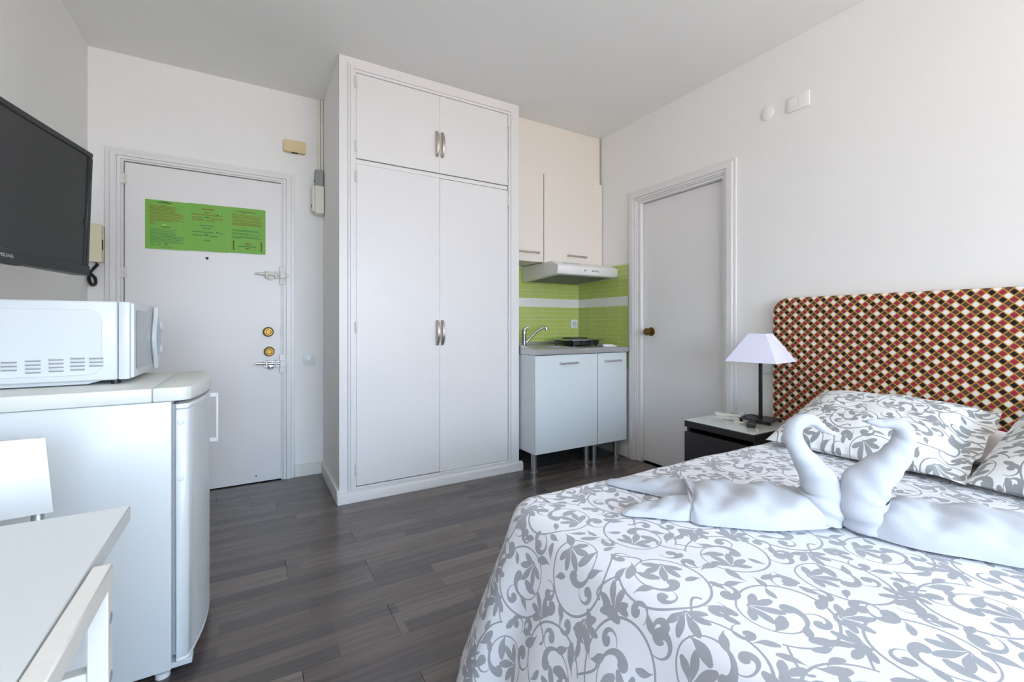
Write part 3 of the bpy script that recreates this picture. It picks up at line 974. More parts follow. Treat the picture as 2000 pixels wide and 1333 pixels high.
fm = bpy.data.meshes.new_from_object(fo.evaluated_get(bpy.context.evaluated_depsgraph_get()))
lm = MB()
lm.add([(.0036, v.co.x * 1.12 - .036, .013 + v.co.y) for v in fm.vertices], [tuple(p.vertices) for p in fm.polygons])
bpy.data.objects.remove(fo)
tvobj('brand_lettering', lm, LOGO, b_o)
tvobj('indicator', MB().box(-.0065, .0005, TW - .0225, TW - .0185, .18, .20, b=.0005), CHARP, b_o)
arm = MB()
arm.box(-.062, -.045, -.10, .10, .12, .34, b=.003)
obj('mount_plate', arm, CHARP, tv, local=True)
wm2 = MB()
wm2.box(XL + .0005, XL + .02, 1.74, 1.86, 1.34, 1.56, b=.003)
obj('wall_bracket', wm2, CHARP, tv)
pc = WM[tv.name] @ Vector((-.06, 0, .23))
obj('swivel_arm', MB().tube([tuple(pc), (-.70, 1.80, pc.z), (XL + .018, 1.80, pc.z)], .018, 12), CHARP, tv)

# ------------------------------------------------------------------ refrigerator
fg = thing('refrigerator', 'white under-counter refrigerator with a curved door and pale top', 'refrigerator', (-.47, 1.93, 0))
FY0, FY1 = 1.662, 2.202
obj('body', B(-.765, -.200, FY0, FY1, .030, .832, b=.004, seg=2), APPL, fg)


def front_curve(x_edge, bulge, y0, y1, n=12):
    return [(x_edge + bulge * (1 - ((2 * k / n) - 1) ** 2), y0 + (y1 - y0) * k / n) for k in range(n + 1)]


dp = [(-.190, FY0 + .004), (-.165, FY0 + .004)] + front_curve(-.158, .034, FY0 + .010, FY1 - .010) + [(-.165, FY1 - .004), (-.190, FY1 - .004)]
dr = obj('door', MB().prism(dp, 2, .058, .806, b=.002), APPL, fg)
obj('door_cap', MB().prism([(x + (.0015 if x > -.18 else 0), y_) for x, y_ in dp], 2, .807, .822, b=.002), PLAST, dr)
obj('door_foot', MB().prism([(x, y_) for x, y_ in dp], 2, .046, .0575, b=.002), PLAST, dr)
obj('gasket', B(-.200, -.190, FY0 + .012, FY1 - .012, .066, .822, b=.001), GREYM, fg)
for z in (.768, .597):
    obj('screw_cap', MB().lathe([(.0085, 0), (.007, .003), (0, .004)], (-.178, FY0 + .004, z), (0, -1, 0), 14), PLAST, dr)
hx = -.1365
obj('handle', MB().box(-.112, -.104, 2.085, 2.105, .604, .796, b=.002).box(-.148, -.108, 2.087, 2.103, .604, .622, b=.003).box(-.148, -.108, 2.087, 2.103, .778, .796, b=.003), PLAST, dr, 'white bar handle')
tpoly = [(-.770, FY0 - .006), (-.245, FY0 - .006), (-.245, FY1 + .006), (-.770, FY1 + .006)]
obj('top_panel', MB().prism(tpoly, 2, .833, .874, b=.004, seg=2), APPTOP, fg)
fpoly = [(-.244, FY0 - .006), (-.185, FY0 - .006), (-.165, FY0)] + front_curve(-.153, .034, FY0 + .012, FY1 - .012) + [(-.165, FY1), (-.185, FY1 + .006), (-.244, FY1 + .006)]
fa = obj('top_fascia', MB().prism(fpoly, 2, .833, .874, b=.004, seg=2), APPTOP, fg)
obj('badge', B(-.139, -.1372, 1.748, 1.762, .848, .858, b=.0003, mtx=None), GREYM, fa)
for x, yy in ((-.225, FY0 + .035), (-.225, FY1 - .035), (-.73, FY0 + .035), (-.73, FY1 - .035)):
    obj('foot', MB().lathe([(.019, 0), (.019, .016), (.010, .018), (.010, .032)], (x, yy, 0), n=16), PLAST, fg)
obj('kick_hinge', B(-.215, -.150, FY0 + .006, FY0 + .05, .030, .046, b=.002), PLGREY, fg)

# ------------------------------------------------------------------ microwave
mw = thing('microwave', 'white microwave oven with side vents standing on the refrigerator', 'microwave', (-.50, 2.02, .8745))
MY0, MY1, MZ0, MZ1 = 1.832, 2.285, .888, 1.134
obj('case', B(-.705, -.356, MY0, MY1, MZ0, MZ1, b=.006, seg=3), APPL, mw)
fp = obj('front_frame', B(-.354, -.326, MY0 + .001, MY1 - .001, MZ0, MZ1 - .001, b=.004, seg=2), APPL, mw)
obj('side_panel', MB().prism(rrect(-.668, -.392, .906, 1.108, .035, 6), 1, MY0 - .0025, MY0 + .002, b=.0018), APPL, mw)
for c, (xc, nr) in enumerate(((-.592, 3), (-.543, 4), (-.494, 4), (-.447, 4), (-.405, 3))):
    for r_ in range(nr):
        z = .9535 - r_ * .0112 + (.002 * c if nr == 4 else .0012 * c)
        v_ = MB().box(xc - .0165, xc + .0165, MY0 - .0060, MY0 - .0018, z, z + .0032, b=.0012)
        o = obj('vent_louvre', v_, APPL, mw)
        obj('slot', B(xc - .016, xc + .016, MY0 - .0036, MY0 - .0018, z - .0040, z - .0002, b=0), GREYM, o)
dw = obj('door', B(-.326, -.316, MY0 + .006, 2.178, MZ0 + .004, MZ1 - .005, b=.003, seg=2), APPL, mw)
obj('door_window', MB().prism(rrect(MY0 + .030, 2.160, MZ0 + .028, MZ1 - .026, .02, 4), 0, -.3165, -.3145, b=.0006), MWGLASS, dw)


def lens(y0, hw, z0, z1, n=10):
    zs = [z0 + (z1 - z0) * k / n for k in range(n + 1)]
    f = lambda z: .006 + hw * max(0, math.sin(PI * (z - z0) / (z1 - z0))) ** 1.6
    return [(y0 - f(z), z) for z in zs] + [(y0 + f(z), z) for z in zs[::-1]]


obj('handle', MB().prism(lens(2.168, .048, MZ0 + .006, MZ1 - .006), 0, -.3145, -.300, b=.003), APPL, dw, 'lens shaped white door handle')
obj('handle_inset', MB().prism(lens(2.168, .038, MZ0 + .055, MZ1 - .05), 0, -.3005, -.2985, b=.0006), MWBLUE, dw)
cpn = obj('control_panel', B(-.326, -.3165, 2.181, MY1 - .004, MZ0 + .004, MZ1 - .005, b=.003, seg=2), APPL, mw)
for z in (1.055, .965):
    obj('dial', MB().lathe([(.022, 0), (.021, .014), (.017, .018), (0, .018)], (-.3165, 2.245, z), (1, 0, 0), 22), PLAST, cpn)
obj('base_pan', MB().prism([(-.69, .888), (-.66, .8775), (-.43, .8775), (-.39, .888)], 1, MY0 + .012, MY1 - .02, b=.001), PLGREY, mw)
for x, yy in ((-.365, MY0 + .03), (-.365, 2.17), (-.66, MY0 + .03), (-.66, 2.17)):
    obj('foot', MB().cyl((x, yy, .8745), (x, yy, .8885), .012, n=12), BLACKP, mw)

# ------------------------------------------------------------------ table and chairs
tb = thing('table', 'white rectangular table pushed against the wall under the television', 'table', (-.485, .61, 0))
obj('tabletop', B(-.785, -.181, .18, 1.024, .714, .740, b=.0015), TABLEW, tb)
obj('apron', MB().box(-.765, -.745, .22, .98, .64, .714, b=.001).box(-.245, -.225, .22, .98, .64, .714, b=.001).box(-.745, -.245, .22, .24, .64, .714, b=.001).box(-.745, -.245, .96, .98, .64, .714, b=.001), TABLEW, tb)
for x, yy in ((-.765, .96), (-.265, .96), (-.765, .20), (-.265, .20)):
    obj('leg', B(x, x + .042, yy, yy + .042, 0, .714, b=.002), TABLEW, tb)

wc = thing('wooden_chair', 'white lacquered wooden chair pushed up against the table edge', 'chair', (-.30, .58, 0))
CY0, CY1 = .36, .785
obj('top_rail', B(-.178, -.156, CY0, CY1, .716, .742, b=.002), WOODW, wc)
for yy in (CY0, CY1 - .024):
    lg = obj('leg', B(-.178, -.157, yy, yy + .024, 0, .716, b=.0015), WOODW, wc)
    for z in (.675, .598):
        obj('bolt', MB().lathe([(.0075, 0), (.0075, .0006), (.004, .0012), (0, .0006)], (-.157, yy + .012, z), (1, 0, 0), 12), GREYM, lg)
    obj('arm_rail', B(-.56, -.178, yy + .002, yy + .022, .580, .616, b=.002), WOODW, wc)
    obj('leg', B(-.56, -.536, yy, yy + .024, 0, .580, b=.0015), WOODW, wc)
obj('seat', B(-.555, -.180, CY0 + .026, CY1 - .026, .43, .452, b=.003), WOODW, wc)
obj('back_slat', B(-.176, -.160, CY0 + .024, CY1 - .024, .50, .545, b=.002), WOODW, wc)

fcx = thing('folding_chair', 'white plastic folding chair with metal tubes between table and refrigerator', 'chair', (-.57, 1.343, 0), math.atan2(.306, .952))
# local: x along the backrest (to the right), y backwards
bk = MB()
n = 10
vs = []; fs = []
for i in range(n + 1):
    u = -1 + 2 * i / n
    x = u * .195
    yb = .018 * u * u * -1
    for (dy, z) in ((0, .640), (.012, .640), (.030, .806), (.018, .806)):
        vs.append((x - .012 * (z > .7) * u, yb + dy, z + (.004 * (1 - u * u))))
for i in range(n):
    for k in range(4):
        fs.append((4 * i + k, 4 * i + (k + 1) % 4, 4 * i + 4 + (k + 1) % 4, 4 * i + 4 + k))
fs += [(0, 1, 2, 3), tuple(4 * n + k for k in (3, 2, 1, 0))]
bk.add(vs, fs)
obj('backrest', bk, PLAST, fcx, local=True)
for s in (-1, 1):
    obj('leg', MB().tube([(s * .172, .036, .79), (s * .172, .022, .64), (s * .172, -.05, .45), (s * .172, -.30, .011)], .011, 12), ALU, fcx, 'round metal tube leg', local=True)
    obj('leg', MB().tube([(s * .150, -.30, .44), (s * .150, -.10, .22), (s * .150, .07, .011)], .011, 12), ALU, fcx, 'round metal tube leg', local=True)
obj('seat', MB().prism(rrect(-.185, .185, -.36, -.03, .05, 5), 2, .44, .458, b=.004), PLAST, fcx, local=True)
obj('crossbar', MB().cyl((-.172, -.296, .03), (.172, -.296, .03), .008, n=10).cyl((-.15, .062, .03), (.15, .062, .03), .008, n=10), ALU, fcx, local=True)

# ------------------------------------------------------------------ nightstand and what stands on it
ns = thing('nightstand', 'black-brown two drawer nightstand with a white glass top beside the bed', 'nightstand', (2.316, 1.456, 0))
NX0, NX1, NY0, NY1, NZ = 2.085, 2.548, 1.257, 1.655, .529
obj('body', MB().box(NX0 + .022, NX1, NY0, NY0 + .018, 0, NZ - .034, b=.001).box(NX0 + .022, NX1, NY1 - .018, NY1, 0, NZ - .034, b=.001)
    .box(NX0 + .022, NX1, NY0 + .018, NY1 - .018, .02, .04, b=0).box(NX1 - .01, NX1, NY0 + .018, NY1 - .018, .04, NZ - .034, b=0), BLKWOOD, ns)
obj('top', B(NX0, NX1, NY0, NY1, NZ - .033, NZ, b=.0015), BLKWOOD, ns)
obj('glass_plate', B(NX0 + .001, NX1 - .002, NY0 + .001, NY1 - .001, NZ + .0005, NZ + .006, b=.0012), GLASS, ns)
for z0, z1 in ((.262, .470), (.03, .245)):
    obj('drawer', MB().box(NX0, NX0 + .019, NY0, NY1, z0, z1, b=.0015).box(NX0 + .019, NX1 - .03, NY0 + .02, NY1 - .02, z0 + .01, z1 - .02, b=0), BLKWOOD, ns)
NT = NZ + .0065

lp = thing('table_lamp', 'black metal table lamp with a white pyramid shade on the nightstand', 'lamp', (2.385, 1.402, NT), math.radians(7.5))
obj('base_plate', B(-.078, .078, -.078, .078, .014, .020, b=.001), BLACKM, lp, local=True)
for sx in (-1, 1):
    for sy in (-1, 1):
        obj('foot', B(sx * .07 - .006, sx * .07 + .006, sy * .07 - .006, sy * .07 + .006, 0, .014, b=.001), BLACKM, lp, local=True)
obj('pole', B(-.0075, .0075, -.0075, .0075, .020, .40, b=.001), BLACKM, lp, local=True)
sb, st, zb, zt = .130, .044, .3276, .4774
vs = []
for (hw, z) in ((sb, zb), (st, zt), (st - .003, zt), (sb - .003, zb)):
    vs += [(-hw, -hw, z), (hw, -hw, z), (hw, hw, z), (-hw, hw, z)]
fs = []
for l in range(4):
    for k in range(4):
        a, b_ = l * 4 + k, l * 4 + (k + 1) % 4
        c, d = ((l + 1) % 4) * 4 + (k + 1) % 4, ((l + 1) % 4) * 4 + k
        fs.append((a, b_, c, d))
obj('lampshade', MB().add(vs, fs), SHADE, lp, local=True, smooth=0)
obj('bulb', MB().lathe([(.012, 0), (.014, .02), (.028, .05), (.030, .068), (.020, .088), (0, .095)], (0, 0, .37), n=18), PLAST, lp, local=True)
obj('shade_carrier', MB().cyl((-.09, 0, .39), (.09, 0, .39), .0018, n=6).cyl((0, -.09, .39), (0, .09, .39), .0018, n=6), BLACKM, lp, local=True)
obj('power_cord', MB().tube(catmull([(-.002, .012, .022), (-.02, .03, .035), (-.04, .05, .034), (-.05, .065, .02), (-.045, .085, .006), (.0, .105, .004), (.06, .12, .004), (.13, .14, .004)], 6), .003, 8), BLACKP, lp, local=True)

rm = thing('television_remote', 'black remote control with coloured buttons lying by the lamp base', 'remote control', (2.243, 1.366, NT), math.atan2(-.11, -.20) + PI)
obj('case', MB().prism([(-.016, 0), (.016, 0), (.023, .014), (.020, .018), (-.020, .018), (-.023, .014)], 0, -.055, .055, b=.002), CHARP, rm, local=True)
for k, m in enumerate((REDP, GRNP, YELB, BLUP)):
    obj('button', B(-.046, -.040, -.0165 + .0095 * k - .003, -.0165 + .0095 * k + .004, .018, .0205, b=.001), m, rm, local=True)
for i in range(5):
    for k in range(3):
        obj('button', B(-.032 + i * .016, -.024 + i * .016, -.014 + .0115 * k - .003, -.014 + .0115 * k + .0035, .018, .0210, b=.001), REDP if (i == 4 and k == 0) else BLACKP, rm, local=True)
ar = thing('air_conditioner_remote', 'white remote control lying flat near the back of the nightstand', 'remote control', (2.385, 1.594, NT), math.radians(-48))
obj('case', MB().prism(rrect(-.070, .070, -.027, .027, .010), 2, 0, .015, b=.0012), IVORY, ar, local=True)
obj('display', B(.015, .060, -.018, .018, .015, .0158, b=.0002), GREYM, ar, local=True)
for k, m in enumerate((REDP, GREYM, BLUP)):
    obj('button', B(-.03 + .014 * k, -.021 + .014 * k, -.010, .006, .015, .0165, b=.0006), m, ar, local=True)
ky = thing('keys', 'small bunch of keys with a clear tag on the glass top', 'keys', (2.30, 1.50, NT))
obj('key_ring', MB().tube([(2.280 + .013 * math.cos(a), 1.500 + .013 * math.sin(a), NT + .002 + .004 * (1 + math.sin(a))) for a in [2 * PI * k / 18 for k in range(19)]], .0011, 6), CHROME, ky)
for (x, yy, a) in ((2.266, 1.512, 2.2), (2.274, 1.526, 1.5)):
    M4 = Matrix.Translation((x, yy, NT)) @ Matrix.Rotation(a, 4, 'Z')
    mbk = MB().box(-.006, .022, -.003, .003, .001, .0032, b=.0005, mtx=M4)
    mbk.tube([tuple(M4 @ Vector((-.013 + .008 * math.cos(q), .008 * math.sin(q), .002))) for q in [2 * PI * k / 12 for k in range(13)]], .0018, 6)
    obj('key', mbk, CHROME, ky)
M4 = Matrix.Translation((2.268, 1.470, NT)) @ Matrix.Rotation(-1.3, 4, 'Z')
obj('key_tag', MB().box(-.008, .042, -.012, .012, 0, .0025, b=.001, mtx=M4), CREAMP, ky)
M4 = Matrix.Translation((2.232, 1.555, NT)) @ Matrix.Rotation(2.2, 4, 'Z')
obj('plastic_fob', MB().box(-.022, .022, -.014, .014, 0, .003, b=.001, mtx=M4), PLGREY, ky)


# ------------------------------------------------------------------ bed
# the printed scroll pattern is cut as a plane tiling: every printed shape has its own outline in the cloth mesh
def stroke(pts, ws, cap=5):
    L=[];R=[]
    n=len(pts)
    for i,(x,y) in enumerate(pts):
        a=pts[max(0,i-1)];b=pts[min(n-1,i+1)]
        dx,dy=b[0]-a[0],b[1]-a[1];l=math.hypot(dx,dy) or 1
        nx,ny=-dy/l,dx/l
        L.append((x+nx*ws[i],y+ny*ws[i]));R.append((x-nx*ws[i],y-ny*ws[i]))
    ex,ey=pts[-1];dx,dy=pts[-1][0]-pts[-2][0],pts[-1][1]-pts[-2][1];a0=math.atan2(dy,dx)+math.pi/2
    C=[(ex+ws[-1]*math.cos(a0-math.pi*k/cap),ey+ws[-1]*math.sin(a0-math.pi*k/cap)) for k in range(1,cap)]
    return L+C+R[::-1]
def spiral(cx,cy,r0,r1,a0,a1,n):
    return [(cx+(r0+(r1-r0)*k/n)*math.cos(math.radians(a0+(a1-a0)*k/n)),cy+(r0+(r1-r0)*k/n)*math.sin(math.radians(a0+(a1-a0)*k/n))) for k in range(n+1)]
def leaf(x,y,ang,L,W,bend=.25,n=10):
    a=math.radians(ang);pts=[];ws=[]
    for k in range(n+1):
        t=k/n;s=bend*L*t*t
        pts.append((x+L*t*math.cos(a)-s*math.sin(a),y+L*t*math.sin(a)+s*math.cos(a)))
        ws.append(W*(.08+.92*math.sin(math.pi*.5*min(1,t/.72))**2.2)*(1 if t<.72 else math.sqrt(max(.1,1-((t-.72)/.36)**2))))
    return stroke(pts,ws,5)
def comma(cx,cy,r,a0,turn,w,n=18):
    pts=spiral(cx,cy,r,r*.26,a0,a0+turn,n)
    ws=[w*(.07+.93*(k/n)**1.7) for k in range(n+1)]
    return stroke(pts,ws,8)
def palm(x,y,ang,L,W):
    return [leaf(x,y,ang+d,L*k,L*.15,b,8) for d,k,b in ((-52,.62,-.3),(-24,.86,-.15),(4,1.0,.1),(32,.84,.2),(58,.6,.35))]
def motif():
    S=[]
    n=64;v=[];w=[]
    for k in range(n+1):
        t=k/n;A=math.radians(-150+520*t);r=.087-.022*t-.05*max(0,t-.55)/.45*1.0
        v.append((r*math.cos(A)*1.06,r*math.sin(A)*.95));w.append(.0019+.0006*math.sin(6*t)+.0105*max(0,(t-.72)/.28)**1.6)
    S.append(stroke(v,w,8))
    S.append(stroke([(-.075-.055*math.sin(t*1.9)+.02*t,-.045-.085*t+.03*t*t) for t in [k/12 for k in range(13)]],[.0018+.0012*(k/12) for k in range(13)]))
    S+=palm(-.035,.045,-62,.056,.036)
    S.append(comma(.028,-.045,.024,100,-250,.0105,14))
    S.append(leaf(-.062,-.018,-5,.046,.0105,.35))
    S.append(leaf(-.03,-.066,62,.034,.008,-.3))
    S.append(leaf(.045,.058,-140,.03,.007,.35))
    S.append(comma(.098,.05,.030,205,-270,.0135,16))
    S+=palm(.07,-.055,-48,.052,.036)
    S.append(comma(.108,-.012,.024,120,-250,.0105,13))
    S.append(leaf(.03,.085,100,.042,.010,-.35))
    S.append(leaf(.022,.086,145,.036,.008,.3))
    S.append(leaf(-.03,.086,75,.030,.007,.35))
    S.append(comma(-.108,.002,.024,60,250,.0105,13))
    S.append(leaf(-.09,-.09,-60,.045,.0105,.4))
    S.append(leaf(-.07,-.1,10,.035,.0075,-.3))
    S.append(leaf(.01,-.083,-80,.034,.008,.4))
    return S
def groups(x0,x1,y0,y1,px=.2,py=.17,seed=3):
    rnd=random.Random(seed);M=motif();out=[]
    for i in range(int(math.floor(x0/px))-1,int(math.ceil(x1/px))+2):
        for j in range(int(math.floor(y0/py))-1,int(math.ceil(y1/py))+2):
            cx=i*px+(.5*px if j%2 else 0);cy=j*py
            mir=-1 if (i+j)%2 else 1;a=math.radians([0,170,85,-80][(i*2+j)%4])
            for s in M:
                q=[]
                for x,y in s:
                    x*=mir;q.append((cx+x*math.cos(a)-y*math.sin(a),cy+x*math.sin(a)+y*math.cos(a)))
                if mir<0:q=q[::-1]
                out.append(q)
    return out

def wind(poly,P):
    q=np.array(poly);n=np.zeros(len(P),int)
    for k in range(len(q)):
        a=q[k];b=q[(k+1)%len(q)]
        cr=(b[0]-a[0])*(P[:,1]-a[1])-(P[:,0]-a[0])*(b[1]-a[1])
        up=(a[1]<=P[:,1])&(b[1]>P[:,1])&(cr>0);dn=(a[1]>P[:,1])&(b[1]<=P[:,1])&(cr<0)
        n+=up.astype(int)-dn.astype(int)
    return n!=0
def tile(px=.2,py=.17,g=.0154):
    W,H=2*px,4*py
    G=[q for q in groups(0,W,0,H,px,py) if max(p[0] for p in q)>0 and min(p[0] for p in q)<W and max(p[1] for p in q)>0 and min(p[1] for p in q)<H]
    V=[];E=[]
    for q in G:
        b=len(V);V+=[Vector(p) for p in q];n=len(q);E+=[(b+k,b+(k+1)%n) for k in range(n)]
    nx,ny=round(W/g),round(H/g)
    b=len(V)
    for i in range(nx+1):
        for j in range(ny+1):V.append(Vector((W*i/nx,H*j/ny)))
    c=[b,b+nx*(ny+1),b+nx*(ny+1)+ny,b+ny]
    E+=[(c[k],c[(k+1)%4]) for k in range(4)]
    r=delaunay_2d_cdt(V,E,[],0,1e-7,False)
    P=np.array([tuple(v) for v in r[0]]);F=np.array([f for f in r[2]])
    C=P[F].mean(1);ok=(C[:,0]>0)&(C[:,0]<W)&(C[:,1]>0)&(C[:,1]<H);F=F[ok];C=C[ok]
    ink=np.zeros(len(F),bool)
    for q in G:
        a=np.array(q);m=np.where((C[:,0]>=a[:,0].min())&(C[:,0]<=a[:,0].max())&(C[:,1]>=a[:,1].min())&(C[:,1]<=a[:,1].max())&~ink)[0]
        if len(m):ink[m[wind(q,C[m])]]=True
    return P,F,ink,W,H


TP, TF, TI, TWD, THT = tile()


def clip_poly(poly, ax, val, keep_less):
    out = []
    n = len(poly)
    for i in range(n):
        a, b_ = poly[i], poly[(i + 1) % n]
        ia = (a[ax] <= val) if keep_less else (a[ax] >= val)
        ib = (b_[ax] <= val) if keep_less else (b_[ax] >= val)
        if ia:
            out.append(a)
        if ia != ib:
            t = (val - a[ax]) / (b_[ax] - a[ax])
            p = [a[0] + (b_[0] - a[0]) * t, a[1] + (b_[1] - a[1]) * t]
            p[ax] = val
            out.append(tuple(p))
    return out


def cloth_patch(x0, x1, y0, y1):
    """the tiling clipped to a rectangle: (points 2-D, faces, inked)"""
    pts = {}
    P = []; F = []; I = []

    def vid(p):
        k = (round(p[0], 6), round(p[1], 6))
        if k not in pts:
            pts[k] = len(P); P.append(k)
        return pts[k]
    for i in range(math.floor(x0 / TWD), math.ceil(x1 / TWD)):
        for j in range(math.floor(y0 / THT), math.ceil(y1 / THT)):
            Q = TP + np.array([i * TWD, j * THT])
            T = Q[TF]
            lo, hi = T.min(1), T.max(1)
            vis = (hi[:, 0] > x0 + 1e-6) & (lo[:, 0] < x1 - 1e-6) & (hi[:, 1] > y0 + 1e-6) & (lo[:, 1] < y1 - 1e-6)
            inn = (lo[:, 0] >= x0) & (hi[:, 0] <= x1) & (lo[:, 1] >= y0) & (hi[:, 1] <= y1)
            for t in np.where(vis)[0]:
                poly = [tuple(p) for p in T[t]]
                if not inn[t]:
                    for ax, val, less in ((0, x0, False), (0, x1, True), (1, y0, False), (1, y1, True)):
                        poly = clip_poly(poly, ax, val, less)
                        if len(poly) < 3:
                            break
                    if len(poly) < 3:
                        continue
                ids = []
                for p in poly:
                    k = vid(p)
                    if not ids or ids[-1] != k:
                        ids.append(k)
                if len(ids) > 2 and ids[0] == ids[-1]:
                    ids.pop()
                if len(set(ids)) > 2:
                    F.append(tuple(ids)); I.append(1 if TI[t] else 0)
    return P, F, I


ZB = .560                                       # top of the made bed
BX0, BX1, BYM, BHW = .612, 2.545, .43, .700     # foot edge, head end, centre line, half width
RC, RE = .115, .055                             # corner radius in plan, edge roll
XC, YC = BX0 + RC, BHW - RC
LC = RC * PI / 2
DROP = RC - RE + RE * PI / 2 + .47
FL = math.radians(23)


def prof(s, FL):
    f = RC - RE
    if s < f:
        return s, 0.0
    a = (s - f) / RE
    if a < PI / 2 - FL * .9:
        return f + RE * math.sin(a), RE * (1 - math.cos(a))
    a1 = PI / 2 - FL * .9
    e = s - f - RE * a1
    return f + RE * math.sin(a1) + e * math.sin(FL * .9), RE * (1 - math.cos(a1)) + e * math.cos(FL * .9)


def bed_map(x, y, part, sg):
    """flat cloth (x, |y| from the centre line) -> room"""
    if part == 'A':
        if x >= XC:
            n_, base_, s = (0, 0), (x, y), 0
        else:
            n_, base_, s = (-1, 0), (XC, y), XC - x
        q = y - YC
        fl = FL
    elif part == 'C':
        th = (y - YC) / LC * PI / 2
        n_, base_, s = (-math.cos(th), math.sin(th)), (XC, YC), XC - x
        fl = FL
        q = y - YC
    else:
        n_, base_, s = (0, 1), (x, YC), y - YC
        q = LC + x - XC
        fl = math.radians(6) + (FL - math.radians(6)) * math.exp(-(x - XC) / .3)
    h, g = prof(s, fl)
    k = min(1, max(0, (g - .03) / .3))
    rip = (.013 * math.sin(q * 15 + .6) + .007 * math.sin(q * 31 + 1.3)) * k
    rip += k * (.055 * math.exp(-((q - LC * 1.02) / .055) ** 2) - .030 * math.exp(-((q - LC * .35) / .045) ** 2))
    h += rip
    z = ZB - g + .0022 * math.sin(x * 9 + 1) * math.sin(y * 11) * (1 - k) + .0015 * math.sin(x * 23 + y * 17) * (1 - k)
    return (base_[0] + n_[0] * h, BYM + sg * (base_[1] + n_[1] * h), max(z, .012))


bsp = MB()
for part, x0, x1, y0, y1, sg in (('A', XC - DROP, BX1, -YC, YC, 1), ('C', XC - DROP, XC, YC, YC + LC, 1), ('S', XC, BX1, YC, YC + DROP, 1),
                                 ('C', XC - DROP, XC, YC, YC + LC, -1), ('S', XC, BX1, YC, YC + DROP, -1)):
    P, F, I = cloth_patch(x0, x1, y0, y1)
    b0 = len(bsp.v)
    bsp.v += [bed_map(p[0], p[1], part, sg) for p in P]
    bsp.f += [tuple(b0 + i for i in (f if sg > 0 else f[::-1])) for f in F]
    bsp.m += I


def weld(mb, eps=4):
    key = {}
    new = []; idx = []
    for p in mb.v:
        k = (round(p[0], eps), round(p[1], eps), round(p[2], eps))
        if k not in key:
            key[k] = len(new); new.append(p)
        idx.append(key[k])
    f2 = []; m2 = []
    for f, m in zip(mb.f, mb.m):
        g = []
        for i in f:
            if idx[i] not in g:
                g.append(idx[i])
        if len(g) > 2:
            f2.append(tuple(g)); m2.append(m)
    mb.v, mb.f, mb.m = new, f2, m2
    return mb


weld(bsp)
tag(obj('bedspread', bsp, [CLOTHW, CLOTHG], smooth=75), 'white bedspread with grey scrolling leaf print draped over the bed', 'bedspread')

bd = thing('bed', 'double bed base and mattress under the printed bedspread', 'bed', (1.58, BYM, 0))
obj('mattress', B(BX0 + .05, BX1 - .01, BYM - BHW + .05, BYM + BHW - .05, .30, ZB - .012, b=.04, seg=3), LINEN, bd)
obj('base', B(BX0 + .07, BX1 - .01, BYM - BHW + .08, BYM + BHW - .08, .15, .298, b=.01), LINEN, bd)
for x in (BX0 + .18, BX1 - .15):
    for s in (-1, 1):
        obj('leg', MB().lathe([(.024, 0), (.028, .15)], (x, BYM + s * .52, 0), n=14), BLACKM, bd)

# headboard
hbm = MB()
hp_ = []
for cy, a in ((1.435 - .085, 0), (-.44 + .085, 90)):
    for k in range(9):
        t = math.radians(a + 90 * k / 8)
        hp_.append((cy + .085 * math.cos(t), 1.209 - .085 + .085 * math.sin(t)))
hp_ += [(-.44, .28), (1.435, .28)]
hbm.prism(hp_, 0, 2.553, 2.614, b=.014, seg=3)
tag(obj('headboard', hbm, HEADM, origin=(2.58, .49, .28)), 'padded headboard covered in red, black, brown and white diamond fabric', 'headboard')


# pillows
def pillow(name, label, c, ex, ey, a, b_, T, px, py, flange, group, sag=.0):
    ex, ey = Vector(ex).normalized(), Vector(ey).normalized()
    en = ex.cross(ey).normalized()
    ey = en.cross(ex)
    if en.z < 0:
        en = -en
    c = Vector(c)
    t = thing(name, label, 'pillow', (c.x, c.y, ZB + .002), group=group)

    def mp(x, y, top):
        u, v = max(-1, min(1, x / a)), y / b_
        th = T * (max(0, 1 - abs(u) ** 3.2) * max(0, 1 - abs(v) ** 3.2)) ** .55
        X = x * (1 - .05 * (1 - v * v)) if abs(x) <= a else x
        Y = y * (1 - .06 * (1 - u * u))
        wr = .004 * math.sin(9 * u + 4 * v) * math.sin(5 * v + 1) + .003 * math.sin(17 * v + 6 * u)
        e = (1 - abs(u) ** 4) * (1 - abs(v) ** 4) if abs(x) < a else .35
        fl = 0.0
        if x > a:
            fl = (x - a) * .25 * math.sin(v * 9 + .5)
        d = (th + wr * e) if top else (-th * .75)
        p = c + ex * X + ey * Y + en * (d + fl)
        p.z = max(p.z, ZB + .006 + (.003 if top else 0))
        return tuple(p)
    for top in (True, False):
        mb = MB()
        P, F, I = cloth_patch(px - a, px + a + (flange if top else 0), py - b_, py + b_)
        mb.v = [mp(p[0] - px, p[1] - py, top) for p in P]
        fl_ = (ex.cross(ey).dot(en) > 0) == top
        mb.f = [f if fl_ else f[::-1] for f in F]
        mb.m = I
        weld(mb, 5)
        obj('pillowcase' if top else 'underside', mb, [PCLOTHW, PCLOTHG], t, smooth=70)
    return t


